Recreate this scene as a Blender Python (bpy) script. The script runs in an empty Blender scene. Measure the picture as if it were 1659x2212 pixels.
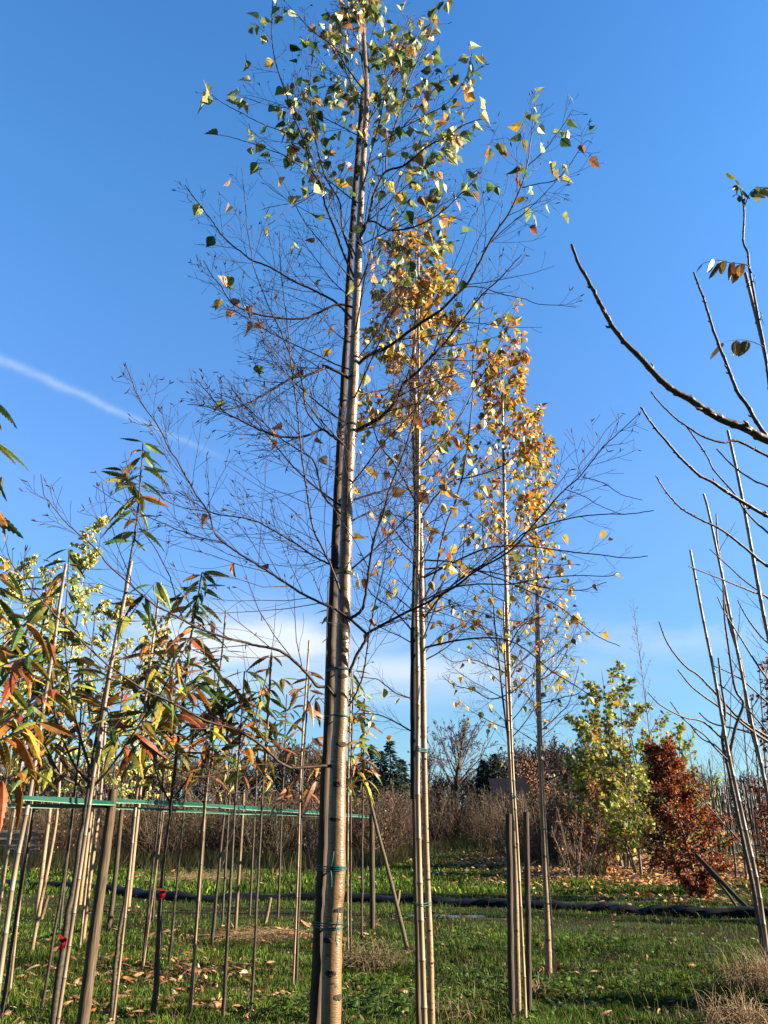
import bpy, math, random
import numpy as np
SC = bpy.context.scene
# ------------------------------------------------------------------ camera
F, CX, CY = 1671.0, 829.5, 1106.0        # focal length and centre in photo units (1659 x 2212)
PITCH, EYE = math.radians(22.0), 1.5
CP, SP = math.cos(PITCH), math.sin(PITCH)
cd = bpy.data.cameras.new('camera'); cam = bpy.data.objects.new('camera', cd)
SC.collection.objects.link(cam); SC.camera = cam
cam.location = (0, 0, EYE); cam.rotation_euler = (math.pi/2 + PITCH, 0, 0)
cd.sensor_fit = 'VERTICAL'; cd.sensor_height = 24.0; cd.lens = 24.0*F/2212.0
cd.clip_start = 0.05; cd.clip_end = 3000
# ------------------------------------------------------------------ light
SUN_EL, SUN_AZ = math.radians(21.0), math.radians(95.0)     # azimuth clockwise from +Y
SC.view_settings.view_transform = 'Standard'; SC.view_settings.look = 'None'
SC.view_settings.exposure = 2.12; SC.view_settings.gamma = 1.0
sd = np.array([math.sin(SUN_AZ)*math.cos(SUN_EL), math.cos(SUN_AZ)*math.cos(SUN_EL), math.sin(SUN_EL)])
sl = bpy.data.lights.new('sun', 'SUN'); sl.energy = 5.0; sl.angle = math.radians(0.5); sl.color = (1.0, 0.88, 0.70)
so = bpy.data.objects.new('sun', sl); SC.collection.objects.link(so)
from mathutils import Vector
so.rotation_euler = Vector(sd).to_track_quat('Z', 'Y').to_euler(); so.location = (20, -10, 20)

def P(x, y, Y):
    """photo point at forward distance Y -> world point and metres per photo unit there"""
    a = (x-CX)/F; b = (CY-y)/F
    dy = CP - b*SP; t = Y/dy
    return np.array([a*t, Y, EYE + t*(SP + b*CP)]), t/F
def direction(x, y):
    a = (x-CX)/F; b = (CY-y)/F
    d = np.array([a, CP-b*SP, SP+b*CP]); return d/np.linalg.norm(d)
def gd(y):
    return EYE/math.tan(math.atan((y-CY)/F)-PITCH)
def nw(tree, t, **kw):
    n = tree.nodes.new(t)
    for k, v in kw.items():
        if k.startswith('i_'):
            n.inputs[k[2:].replace('_', ' ')].default_value = v
        else: setattr(n, k, v)
    return n
# world: Nishita sky + thin clouds and one contrail, laid out by direction
W = bpy.data.worlds.new('World'); SC.world = W; W.use_nodes = True
T = W.node_tree; T.nodes.clear()
sky = nw(T, 'ShaderNodeTexSky', sky_type='NISHITA', sun_disc=False, sun_elevation=SUN_EL, sun_rotation=SUN_AZ,
         altitude=0, air_density=1.0, dust_density=0.3, ozone_density=3.0)
geo = nw(T, 'ShaderNodeTexCoord')
def wmath(op, *ins, clamp=False):
    n = T.nodes.new('ShaderNodeMath'); n.operation = op; n.use_clamp = clamp
    for i, v in enumerate(ins):
        if isinstance(v, (int, float)): n.inputs[i].default_value = v
        else: T.links.new(v, n.inputs[i])
    return n.outputs[0]
def wdot(v):
    n = T.nodes.new('ShaderNodeVectorMath'); n.operation = 'DOT_PRODUCT'
    T.links.new(geo.outputs['Generated'], n.inputs[0]); n.inputs[1].default_value = tuple(v); return n.outputs['Value']
def wnoise(scale, stretch=(1, 1, 1), detail=6, rot=(0, 0, 0)):
    m = T.nodes.new('ShaderNodeMapping'); m.inputs['Scale'].default_value = stretch; m.inputs['Rotation'].default_value = rot
    T.links.new(geo.outputs['Generated'], m.inputs['Vector'])
    n = T.nodes.new('ShaderNodeTexNoise'); n.inputs['Scale'].default_value = scale; n.inputs['Detail'].default_value = detail
    n.inputs['Roughness'].default_value = 0.6
    T.links.new(m.outputs[0], n.inputs['Vector']); return n.outputs['Fac']
def gauss(x, c, w):
    d = wmath('DIVIDE', wmath('SUBTRACT', x, c), w); return wmath('EXPONENT', wmath('MULTIPLY', wmath('MULTIPLY', d, d), -1.0))
sep = T.nodes.new('ShaderNodeSeparateXYZ'); T.links.new(geo.outputs['Generated'], sep.inputs[0])
# contrail along a great circle
c0, c1 = direction(0, 776), direction(470, 985)
cn = np.cross(c0, c1); cn /= np.linalg.norm(cn); ca = c0; cb = np.cross(cn, ca)
ang_end = math.acos(float(np.clip(c0@c1, -1, 1)))
nz = wnoise(26.0, detail=7)
dist = wmath('ADD', wdot(cn), wmath('MULTIPLY', wmath('SUBTRACT', nz, 0.5), 0.010))
along = wmath('DIVIDE', wdot(cb), ang_end)
wid = wmath('ADD', 0.0052, wmath('MULTIPLY', along, -0.0016))
con = wmath('EXPONENT', wmath('MULTIPLY', wmath('POWER', wmath('DIVIDE', wmath('ABSOLUTE', dist), wid), 2.0), -1.0))
con = wmath('MULTIPLY', con, wmath('SUBTRACT', 1.0, wmath('MULTIPLY', wmath('POWER', wmath('MAXIMUM', along, 0.0), 3.0), 0.8), clamp=True))
con = wmath('MULTIPLY', con, wmath('SUBTRACT', 1.15, wmath('MULTIPLY', wmath('MAXIMUM', wmath('SUBTRACT', along, 1.0), 0.0), 6.0), clamp=True))
con = wmath('MULTIPLY', con, wmath('ADD', 0.14, wmath('MULTIPLY', wnoise(40.0, detail=5), 0.50)))
# low cloud bank (left of centre) and faint veils
def cloud(x, y, wa, we, amp, nscale, thr):
    d = direction(x, y); az = math.atan2(d[0], d[1])
    azn = wmath('ARCTAN2', sep.outputs[0], sep.outputs[1])
    m = wmath('MULTIPLY', gauss(azn, az, wa), gauss(sep.outputs[2], float(d[2]), we))
    n = wnoise(nscale, (1, 1, 3.2), 7)
    n = wmath('MULTIPLY', wmath('SUBTRACT', n, thr), 3.5, clamp=True)
    return wmath('MULTIPLY', wmath('MULTIPLY', m, n, clamp=True), amp, clamp=True)
parts = [cloud(480, 1385, 0.16, 0.035, 1.7, 4.0, 0.30), cloud(830, 1450, 0.22, 0.022, 0.75, 4.5, 0.33),
         cloud(620, 1480, 0.30, 0.02, 0.8, 3.5, 0.35), cloud(1400, 1370, 0.14, 0.03, 0.35, 5.0, 0.36)]
cl = parts[0]
for p in parts[1:]: cl = wmath('MAXIMUM', cl, p)
def wmix(fac, a, b):
    n = T.nodes.new('ShaderNodeMix'); n.data_type = 'RGBA'
    T.links.new(fac, n.inputs[0]); T.links.new(a, n.inputs[6])
    n.inputs[7].default_value = b; return n.outputs[2]
gam = T.nodes.new('ShaderNodeHueSaturation'); gam.inputs['Saturation'].default_value = 1.0; gam.inputs['Value'].default_value = 1.0
T.links.new(sky.outputs[0], gam.inputs['Color'])
SKYS = 0.055
tint = T.nodes.new('ShaderNodeValToRGB'); te = tint.color_ramp.elements
while len(te) < 5: te.new(0.5)
for e, (p_, c_) in zip(te, [(0.0, (.42, .62, .84)), (.10, (.50, .68, .80)), (.375, (.75, 1.0, 1.28)), (.68, (.66, 1.18, 1.5)), (.85, (.53, 1.08, 1.5))]):
    e.position = p_; e.color = (c_[0]/1.5, c_[1]/1.5, c_[2]/1.5, 1)
T.links.new(sep.outputs[2], tint.inputs[0])
vmu = T.nodes.new('ShaderNodeVectorMath'); vmu.operation = 'MULTIPLY'; T.links.new(gam.outputs[0], vmu.inputs[0]); T.links.new(tint.outputs[0], vmu.inputs[1])
vsc = T.nodes.new('ShaderNodeVectorMath'); vsc.operation = 'SCALE'; T.links.new(vmu.outputs[0], vsc.inputs[0]); bk = T.nodes.new('ShaderNodeMapRange'); T.links.new(sep.outputs[1], bk.inputs[0])      # sky dimmed behind the viewer, added to cut fill on front-facing surfaces
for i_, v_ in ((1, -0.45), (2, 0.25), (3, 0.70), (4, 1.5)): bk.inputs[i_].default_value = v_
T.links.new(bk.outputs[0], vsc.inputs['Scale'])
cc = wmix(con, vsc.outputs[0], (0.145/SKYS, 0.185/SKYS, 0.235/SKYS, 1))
cc = wmix(cl, cc, (0.20/SKYS, 0.22/SKYS, 0.235/SKYS, 1))
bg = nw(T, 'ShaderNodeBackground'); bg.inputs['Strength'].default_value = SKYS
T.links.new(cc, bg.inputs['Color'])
wo = nw(T, 'ShaderNodeOutputWorld'); T.links.new(bg.outputs[0], wo.inputs[0])

# ------------------------------------------------------------------ materials
ALB = 0.68
def mat(name, base=None, scale=(20, 20, 20), amt=0.35, rough=0.75, bump=0.0, spec=0.3, transl=0.0, back=0.0, nscale=1.0, detail=4):
    """colour comes from the face attribute 'col' (or base), varied by a stretched noise"""
    m = bpy.data.materials.new(name); m.use_nodes = True; t = m.node_tree; t.nodes.clear()
    out = nw(t, 'ShaderNodeOutputMaterial'); pr = nw(t, 'ShaderNodeBsdfPrincipled')
    pr.inputs['Roughness'].default_value = rough; pr.inputs['Specular IOR Level'].default_value = spec
    tc = nw(t, 'ShaderNodeTexCoord'); mp = nw(t, 'ShaderNodeMapping'); mp.inputs['Scale'].default_value = scale
    t.links.new(tc.outputs['Object'], mp.inputs[0])
    no = nw(t, 'ShaderNodeTexNoise'); no.inputs['Scale'].default_value = nscale; no.inputs['Detail'].default_value = detail
    t.links.new(mp.outputs[0], no.inputs['Vector'])
    if base is None:
        at = nw(t, 'ShaderNodeAttribute'); at.attribute_name = 'col'; src = at.outputs['Color']
    else:
        rg = nw(t, 'ShaderNodeRGB'); rg.outputs[0].default_value = (*base, 1); src = rg.outputs[0]
    mr = nw(t, 'ShaderNodeMapRange'); mr.inputs['From Min'].default_value = 0.3; mr.inputs['From Max'].default_value = 0.7
    mr.inputs['To Min'].default_value = ALB*(1-amt); mr.inputs['To Max'].default_value = ALB*(1+amt)
    t.links.new(no.outputs['Fac'], mr.inputs[0])
    vm = nw(t, 'ShaderNodeVectorMath', operation='SCALE'); t.links.new(src, vm.inputs[0]); t.links.new(mr.outputs[0], vm.inputs['Scale'])
    col = vm.outputs[0]
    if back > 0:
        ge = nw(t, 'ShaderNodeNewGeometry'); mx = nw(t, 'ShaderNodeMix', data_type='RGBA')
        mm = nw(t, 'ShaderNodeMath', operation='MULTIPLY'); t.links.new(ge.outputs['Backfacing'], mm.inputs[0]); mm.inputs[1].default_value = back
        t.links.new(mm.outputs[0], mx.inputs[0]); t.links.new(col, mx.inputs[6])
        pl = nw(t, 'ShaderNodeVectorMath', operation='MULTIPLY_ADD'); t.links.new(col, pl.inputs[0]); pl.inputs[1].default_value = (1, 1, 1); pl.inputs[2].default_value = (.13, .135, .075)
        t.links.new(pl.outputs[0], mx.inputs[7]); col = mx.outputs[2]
    t.links.new(col, pr.inputs['Base Color'])
    if bump > 0:
        b = nw(t, 'ShaderNodeBump'); b.inputs['Strength'].default_value = bump; b.inputs['Distance'].default_value = 0.004
        t.links.new(no.outputs['Fac'], b.inputs['Height']); t.links.new(b.outputs[0], pr.inputs['Normal'])
    sh = pr.outputs[0]
    if transl > 0:
        tr = nw(t, 'ShaderNodeBsdfTranslucent'); t.links.new(col, tr.inputs[0])
        mx = nw(t, 'ShaderNodeMixShader'); mx.inputs[0].default_value = transl
        t.links.new(sh, mx.inputs[1]); t.links.new(tr.outputs[0], mx.inputs[2]); sh = mx.outputs[0]
    t.links.new(sh, out.inputs[0]); return m
def birch_bark(name, low, high, z0, z1, patch, rough=0.45):
    m = bpy.data.materials.new(name); m.use_nodes = True; t = m.node_tree; t.nodes.clear()
    out = nw(t, 'ShaderNodeOutputMaterial'); pr = nw(t, 'ShaderNodeBsdfPrincipled'); pr.inputs['Roughness'].default_value = rough
    tc = nw(t, 'ShaderNodeTexCoord')
    def noise(sc, detail=4, rough_=0.6):
        mp = nw(t, 'ShaderNodeMapping'); mp.inputs['Scale'].default_value = sc; t.links.new(tc.outputs['Object'], mp.inputs[0])
        n = nw(t, 'ShaderNodeTexNoise'); n.inputs['Scale'].default_value = 1; n.inputs['Detail'].default_value = detail; n.inputs['Roughness'].default_value = rough_
        t.links.new(mp.outputs[0], n.inputs['Vector']); return n.outputs['Fac']
    def rng(v, a, b, lo=0, hi=1):
        r = nw(t, 'ShaderNodeMapRange'); r.inputs[1].default_value = a; r.inputs[2].default_value = b; r.inputs[3].default_value = lo; r.inputs[4].default_value = hi
        t.links.new(v, r.inputs[0]); return r.outputs[0]
    def mix(f, a, b):
        n = nw(t, 'ShaderNodeMix', data_type='RGBA'); t.links.new(f, n.inputs[0])
        for s, v in ((6, a), (7, b)):
            if isinstance(v, tuple): n.inputs[s].default_value = (*v, 1)
            else: t.links.new(v, n.inputs[s])
        return n.outputs[2]
    sp = nw(t, 'ShaderNodeSeparateXYZ'); t.links.new(tc.outputs['Object'], sp.inputs[0])
    c = mix(rng(sp.outputs[2], z0, z1), low, high)
    c = mix(rng(noise((6, 6, 1.6), 3), 0.45, 0.62, 0, 0.55), c, tuple(.5*v for v in low))
    c = mix(rng(noise((14, 14, 7)), 0.48, 0.66, 0, 0.8), c, patch)                    # olive and ochre patches
    c = mix(rng(noise((9, 9, 2.2), 5), 0.56, 0.62, 0, 0.65), c, (0.40, 0.24, 0.12))   # orange brown skin showing
    c = mix(rng(noise((28, 28, 190), 3), 0.57, 0.66, 0, 0.7), c, (0.10, 0.065, 0.04)) # lenticels, horizontal dashes
    c = mix(rng(noise((170, 170, 170), 3), 0.54, 0.66, 0, 0.65), c, (0.14, 0.09, 0.05)) # fine specks
    c = mix(rng(noise((22, 22, 70), 5), 0.60, 0.66, 0, 0.85), c, (0.06, 0.042, 0.026))   # dark flakes
    vs = nw(t, 'ShaderNodeVectorMath', operation='SCALE'); vs.inputs['Scale'].default_value = .66; t.links.new(c, vs.inputs[0]); t.links.new(vs.outputs[0], pr.inputs['Base Color'])
    b = nw(t, 'ShaderNodeBump'); b.inputs['Strength'].default_value = 0.6; b.inputs['Distance'].default_value = 0.003
    t.links.new(noise((60, 60, 220), 3), b.inputs['Height']); t.links.new(b.outputs[0], pr.inputs['Normal'])
    t.links.new(pr.outputs[0], out.inputs[0]); return m
M = {}
M['leaf'] = mat('birch_leaf', None, (60, 60, 60), 0.45, 0.45, spec=0.4, transl=0.32, back=0.7)
M['cleaf'] = mat('chestnut_leaf', None, (45, 45, 45), 0.40, 0.5, spec=0.35, transl=0.25, back=0.15)
M['bgleaf'] = mat('tree_leaf', None, (3, 3, 3), 0.3, 0.6, transl=0.3)
M['twig'] = mat('birch_twig', (0.050, 0.026, 0.020), (120, 120, 120), 0.4, 0.55, spec=0.25)
M['btwig'] = mat('brown_twig', None, (40, 40, 40), 0.35, 0.7)
M['walnut'] = mat('grey_twig', (0.085, 0.06, 0.045), (80, 80, 80), 0.4, 0.5, bump=0.4)
M['cbark'] = mat('chestnut_bark', (0.062, 0.046, 0.028), (30, 30, 60), 0.5, 0.6, bump=0.4)
M['stake'] = mat('weathered_wood', None, (90, 90, 6), 0.6, 0.85, bump=0.8)
M['cane'] = mat('bamboo', None, (50, 50, 5), 0.25, 0.45, spec=0.4)
M['twine'] = mat('twine', (0.02, 0.11, 0.095), (400, 400, 400), 0.3, 0.5)
M['tape'] = mat('green_tape', None, (6, 6, 30), 0.15, 0.35, spec=0.5)
M['plastic'] = mat('weed_fabric', (0.0025, 0.0026, 0.0035), (4, 4, 12), 0.5, 0.7, bump=0.6, spec=0.12)
M['grass'] = mat('grass', None, (2, 2, 2), 0.3, 0.7, transl=0.3, spec=0.08)
M['litter'] = mat('litter', None, (30, 30, 30), 0.35, 0.7, transl=0.12)
M['scar'] = mat('branch_scar', (0.055, 0.034, 0.02), (130, 130, 130), 0.95, 0.9, bump=1.0)
M['ribbon'] = mat('red_ribbon', (0.30, 0.008, 0.015), (40, 40, 40), 0.15, 0.4)
M['paint'] = mat('plain', None, (8, 8, 8), 0.2, 0.7)
M['slate'] = mat('slate', None, (1.5, 3, 30), 0.5, 0.9, spec=0.05)
M['bark1'] = birch_bark('birch_bark_brown', (0.31, 0.175, 0.075), (0.50, 0.35, 0.20), 2.6, 4.6, (0.13, 0.09, 0.03), 0.32)
M['bark2'] = birch_bark('birch_bark_cream', (0.42, 0.26, 0.13), (0.42, 0.28, 0.17), 0.5, 4.5, (0.17, 0.13, 0.045), 0.5)

# ------------------------------------------------------------------ mesh building
class MB:
    def __init__(s): s.V = []; s.n = 0; s.F = []
    def add(s, v, f, mat=0, col=(0.3, 0.3, 0.3), smooth=True):
        v = np.asarray(v, float).reshape(-1, 3); f = np.asarray(f, int)
        if len(f) == 0: return
        col = np.asarray(col, float)
        if col.ndim == 1: col = np.tile(col, (len(f), 1))
        s.V.append(v); s.F.append((f + s.n, mat, col, smooth)); s.n += len(v)
    def tubes(s, pts, rad, sides=5, mat=0, col=(0.3, 0.3, 0.3), cap=False):
        pts = np.asarray(pts, float); rad = np.asarray(rad, float)
        if pts.ndim == 2: pts = pts[None]; rad = rad[None]
        n, k, _ = pts.shape
        if n == 0: return
        t = np.gradient(pts, axis=1); t /= np.linalg.norm(t, axis=2, keepdims=True)+1e-9
        ov = pts[:, -1]-pts[:, 0]; ov /= np.linalg.norm(ov, axis=1, keepdims=True)+1e-9
        ref = np.where(np.abs(ov[:, 2:3]) > 0.8, np.array([[1., 0.15, 0]]), np.array([[0, 0, 1.]]))[:, None, :]
        a = np.cross(t, np.broadcast_to(ref, t.shape)); a /= np.linalg.norm(a, axis=2, keepdims=True)+1e-9
        b = np.cross(t, a)
        th = np.arange(sides)*2*math.pi/sides
        ring = pts[:, :, None, :] + rad[:, :, None, None]*(np.cos(th)[None, None, :, None]*a[:, :, None, :]+np.sin(th)[None, None, :, None]*b[:, :, None, :])
        v = ring.reshape(-1, 3)
        idx = np.arange(n*k*sides).reshape(n, k, sides)
        i0 = idx[:, :-1, :]; i1 = idx[:, 1:, :]
        f = np.stack([i0, np.roll(i0, -1, 2), np.roll(i1, -1, 2), i1], -1)
        col = np.asarray(col, float)
        if col.ndim == 3: col = np.repeat(col[:, :-1, None, :], sides, 2).reshape(-1, 3)     # per tube point
        elif col.ndim == 2: col = np.repeat(np.repeat(col[:, None, None, :], k-1, 1), sides, 2).reshape(-1, 3)
        s.add(v, f.reshape(-1, 4), mat, col)
        if cap:
            cc = col if col.ndim == 1 else col[-1]
            s.add(ring[:, -1].reshape(-1, 3), np.arange(n*sides).reshape(n, sides), mat, cc, False)
            s.add(ring[:, 0].reshape(-1, 3), np.arange(n*sides).reshape(n, sides)[:, ::-1], mat, cc, False)
    def inst(s, tv, tf, pos, R, scale, mat=0, col=None, smooth=False):
        """template verts tv(M,3), faces tf(F,k) at pos(N,3) with column bases R(N,3,3), scale(N,) or (N,3)"""
        N = len(pos)
        if N == 0: return
        scale = np.asarray(scale, float)
        if scale.ndim == 1: scale = scale[:, None].repeat(3, 1)
        v = np.einsum('nij,nmj->nmi', R, tv[None]*scale[:, None, :]) + pos[:, None, :]
        m = len(tv); f = (tf[None]+(np.arange(N)*m)[:, None, None]).reshape(-1, tf.shape[1])
        s.add(v.reshape(-1, 3), f, mat, np.repeat(col, len(tf), 0), smooth)
    def build(s, name, mats, parent=None, origin=(0, 0, 0)):
        if not s.V: return None
        origin = np.asarray(origin, float)
        V = np.concatenate(s.V) - origin
        me = bpy.data.meshes.new(name); me.vertices.add(len(V)); me.vertices.foreach_set('co', V.astype(np.float32).ravel())
        L = np.concatenate([f.ravel() for f, *_ in s.F]); sz = np.concatenate([np.full(len(f), f.shape[1]) for f, *_ in s.F])
        me.loops.add(len(L)); me.loops.foreach_set('vertex_index', L.astype(np.int32))
        st = np.concatenate([[0], np.cumsum(sz)[:-1]])
        me.polygons.add(len(sz)); me.polygons.foreach_set('loop_start', st.astype(np.int32))
        me.polygons.foreach_set('material_index', np.concatenate([np.full(len(f), m) for f, m, *_ in s.F]).astype(np.int32))
        me.polygons.foreach_set('use_smooth', np.concatenate([np.full(len(f), sm) for f, m, c, sm in s.F]))
        C = np.concatenate([c for f, m, c, sm in s.F]); C = np.concatenate([C, np.ones((len(C), 1))], 1)
        at = me.attributes.new('col', 'FLOAT_COLOR', 'FACE'); at.data.foreach_set('color', C.astype(np.float32).ravel())
        me.update(calc_edges=True)
        for m in mats: me.materials.append(m)
        o = bpy.data.objects.new(name, me); SC.collection.objects.link(o)
        if parent is not None: o.parent = parent
        else: o.location = origin
        return o
def tag(o, label=None, cat=None, group=None, kind=None):
    if label: o['label'] = label
    if cat: o['category'] = cat
    if group: o['group'] = group
    if kind: o['kind'] = kind
    return o
def empty(name, loc, label, cat, group=None):
    o = bpy.data.objects.new(name, None); SC.collection.objects.link(o); o.location = tuple(loc); o.empty_display_size = 0.1
    return tag(o, label, cat, group)
def crom(p, m=4):
    p = np.asarray(p, float)
    if len(p) < 3: 
        t = np.linspace(0, 1, m*2+1)[:, None]; return p[0]*(1-t)+p[-1]*t
    q = np.vstack([2*p[0]-p[1], p, 2*p[-1]-p[-2]]); out = []
    for i in range(1, len(q)-2):
        a, b, c, d = q[i-1], q[i], q[i+1], q[i+2]
        for t in np.arange(m)/m:
            out.append(0.5*((2*b)+(-a+c)*t+(2*a-5*b+4*c-d)*t*t+(-a+3*b-3*c+d)*t**3))
    out.append(q[-2]); return np.array(out)
def unit(v): v = np.asarray(v, float); return v/(np.linalg.norm(v)+1e-9)
class Twigs:
    def __init__(s): s.p = {}; s.nodes = []
    def put(s, pts, rad, col=(0.085, 0.045, 0.035)):
        s.p.setdefault(len(pts), []).append((np.asarray(pts), np.asarray(rad), col))
    def flush(s, mb, sides=4, mat=0):
        for k, l in s.p.items():
            mb.tubes(np.array([a for a, _, _ in l]), np.array([b for _, b, _ in l]), sides, mat, np.array([c for _, _, c in l]))
def grow(tw, start, d, L, r, lev, R, k=5, bend=(0, 0, 0.0), wob=0.12, ang=38, sub=4, node=3, tipr=0.0007, buds=0.0, col=(0.085, 0.045, 0.035), lf=0.55):
    d = unit(d); pts = [np.array(start)]; st = L/(k-1)
    for i in range(k-1):
        d = unit(d+np.array(bend)/(k-1)+R.normal(0, wob, 3)); pts.append(pts[-1]+d*st)
    pts = np.array(pts); rad = np.linspace(r, max(tipr, r*0.3), k); tw.put(pts, rad, col)
    for i in range(1, k):
        for _ in range(node):
            u = R.random(); p = pts[i-1]*(1-u)+pts[i]*u
            tw.nodes.append((p, unit(pts[i]-pts[i-1]), lev, rad[i]))
    if buds > 0 and R.random() < buds:
        for sgn in (-1, 1)[:R.integers(1, 3)]:
            bd = unit(d+R.normal(0, 0.45, 3)); tw.put([pts[-1], pts[-1]+bd*0.008, pts[-1]+bd*R.uniform(0.016, 0.026)], [0.0012, 0.0022, 0.0010], col)
    if lev > 0: sprout(tw, pts, rad, sub, R, lev-1, ang=ang, bend=bend, wob=wob, k=k, sub=sub, node=node, tipr=tipr, buds=buds, col=col, lf=lf)
def sprout(tw, pts, rad, count, R, lev, ang=38, lf=0.55, bend=(0, 0, 0), wob=0.12, k=5, sub=4, node=3, tipr=0.0007, buds=0.0, s0=0.12, s1=0.95, minl=0.05, col=(0.085, 0.045, 0.035), maxl=9, rel=0.38):
    seg = np.linalg.norm(np.diff(pts, axis=0), axis=1); cum = np.concatenate([[0], np.cumsum(seg)]); Lt = cum[-1]
    az0 = R.uniform(0, 6.28)
    for j in range(count):
        s = (s0+(s1-s0)*(j+R.uniform(0.1, 0.9))/count)*Lt
        i = min(int(np.searchsorted(cum, s))-1, len(seg)-1); i = max(i, 0); u = (s-cum[i])/(seg[i]+1e-9)
        p = pts[i]*(1-u)+pts[i+1]*u; t = unit(pts[i+1]-pts[i]); rr = rad[i]*(1-u)+rad[i+1]*u
        az = az0+j*2.4+R.normal(0, 0.5)
        a = unit(np.cross(t, [0.1, 0.2, 1.0])); b = np.cross(t, a)
        side = a*math.cos(az)+b*math.sin(az); an = math.radians(ang+R.normal(0, 9))
        d = t*math.cos(an)+side*math.sin(an)
        L = min(maxl, minl+(Lt-s)*lf*R.uniform(0.6, 1.1))
        grow(tw, p, d, L, max(tipr, min(rr*rel, L*0.006+tipr)), lev, R, k=k, bend=bend, wob=wob, ang=ang, sub=sub, node=node, tipr=tipr, buds=buds, col=col, lf=lf)
# ------------------------------------------------------------------ leaf templates (tip towards +Y)
def leaf_template(outline, fold, curl, petiole=0.0):
    """outline: list of (half width, y) from base to tip"""
    o = np.array(outline); n = len(o)
    y = o[:, 1]; z = -curl*y*y
    mid = np.stack([0*y, y+petiole, z], 1)
    l = np.stack([-o[:, 0], y+petiole, z-fold*o[:, 0]], 1); r = np.stack([o[:, 0], y+petiole, z-fold*o[:, 0]], 1)
    V = np.vstack([mid, l, r]); f = []
    for i in range(n-1):
        f.append([i, i+1, n+i+1, n+i]); f.append([i, 2*n+i, 2*n+i+1, i+1])
    if petiole > 0:
        b = len(V); V = np.vstack([V, [[-.012, 0, 0], [.012, 0, 0], [.012, petiole, 0], [-.012, petiole, 0]]]); f.append([b, b+1, b+2, b+3])
    return V, np.array(f)
BO = [(0.0, 0.0), (.20, .02), (.34, .12), (.42, .24), (.37, .28), (.40, .38), (.33, .42), (.34, .53), (.25, .57), (.24, .68), (.15, .74), (.12, .85), (.04, .93), (0.0, 1.08)]
BIRCH = [leaf_template(BO, 0.25, 0.10, 0.35), leaf_template(BO, 0.7, 0.35, 0.3), leaf_template([(a*0.7, b) for a, b in BO], 1.2, -0.25, 0.35)]
BSM = leaf_template([(0, 0), (.36, .15), (.40, .35), (.2, .7), (0, 1.05)], 0.4, 0.15, 0.25)
CO = [(0.0, 0.0)]
for i_ in range(9):
    y_ = 0.05+i_*0.098; w_ = 0.135*math.sin(math.pi*min(1, (y_+0.02))**0.8)
    CO += [(w_*0.93, y_), (w_*1.06+0.007, y_+0.07)]
CO.append((0.0, 1.03))
CHEST = [leaf_template(CO, 0.35, 0.45, 0.07), leaf_template(CO, 0.8, 0.85, 0.07), leaf_template([(a*0.85, b) for a, b in CO], 0.3, 0.22, 0.07)]
LOB = [(0, 0), (.30, -.05), (.22, .12), (.52, .22), (.30, .36), (.42, .62), (.16, .60), (.10, .80), (0, 1.0)]
LOBED = leaf_template(LOB, 0.2, 0.15, 0.3)
OVAL = leaf_template([(0, 0), (.26, .2), (.32, .5), (.18, .82), (0, 1.0)], 0.3, 0.2, 0.1)
DIA = (np.array([[0, 0, 0], [.38, .45, -.05], [0, 1, 0], [-.38, .45, -.05]]), np.array([[0, 1, 2], [0, 2, 3]]))
def bases(fwd, R, upbias=(0, 0, 1), jit=0.6):
    f = fwd/(np.linalg.norm(fwd, axis=1, keepdims=True)+1e-9)
    u = np.array(upbias)[None]+R.normal(0, jit, f.shape)
    x = np.cross(f, u); x /= np.linalg.norm(x, axis=1, keepdims=True)+1e-9
    z = np.cross(x, f); return np.stack([x, f, z], -1)
def pick(cols, w, n, R, jit=0.18):
    c = np.array(cols)[R.choice(len(cols), n, p=np.array(w)/np.sum(w))]
    return np.clip(c*(1+R.normal(0, jit, (n, 1)))*(1+R.normal(0, 0.06, (n, 3))), 0.004, 0.9)
G1, G2, YG, YE, OR, BR, RD, DK = (.055, .115, .018), (.10, .19, .03), (.30, .33, .05), (.62, .40, .05), (.55, .22, .03), (.27, .11, .035), (.36, .08, .02), (.10, .045, .025)
PALE = (.55, .58, .30)
# ------------------------------------------------------------------ ground, paths, water
rg = np.random.default_rng(5)
def lump(x, y):
    return 0.5+0.25*np.sin(x*1.3+np.sin(y*0.9)*1.7)+0.25*np.sin(y*1.9+np.sin(x*1.1+2)*2.1)
def lump2(x, y):
    return 0.5+0.25*np.sin(x*4.1+np.sin(y*3.3)*2)+0.25*np.sin(y*4.7+np.sin(x*3.7+1)*2)
def ground_z(x, y):
    x = np.asarray(x, float); y = np.asarray(y, float)
    f = np.clip((y-24)/30, 0, 1)
    return (lump(x*.5, y*.5)-.5)*0.05 + (lump2(x*.6, y*.6)-.5)*0.03 + f*(lump(x*.15, y*.13)-.5)*0.3
gx = np.concatenate([np.linspace(-600, -30, 24)[:-1], np.linspace(-30, 30, 161), np.linspace(30, 600, 24)[1:]])
gy = np.concatenate([np.linspace(-200, -5, 10)[:-1], np.linspace(-5, 70, 191), np.linspace(70, 900, 30)[1:]])
X_, Y_ = np.meshgrid(gx, gy); Z_ = ground_z(X_, Y_)
ii = np.arange(X_.size).reshape(X_.shape)
g = MB(); g.add(np.stack([X_, Y_, Z_], -1), np.stack([ii[:-1, :-1], ii[:-1, 1:], ii[1:, 1:], ii[1:, :-1]], -1).reshape(-1, 4))
gm = bpy.data.materials.new('ground'); gm.use_nodes = True; t = gm.node_tree; pr = t.nodes['Principled BSDF']; pr.inputs['Roughness'].default_value = 0.95; pr.inputs['Specular IOR Level'].default_value = 0.05
tc = nw(t, 'ShaderNodeTexCoord')
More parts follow.
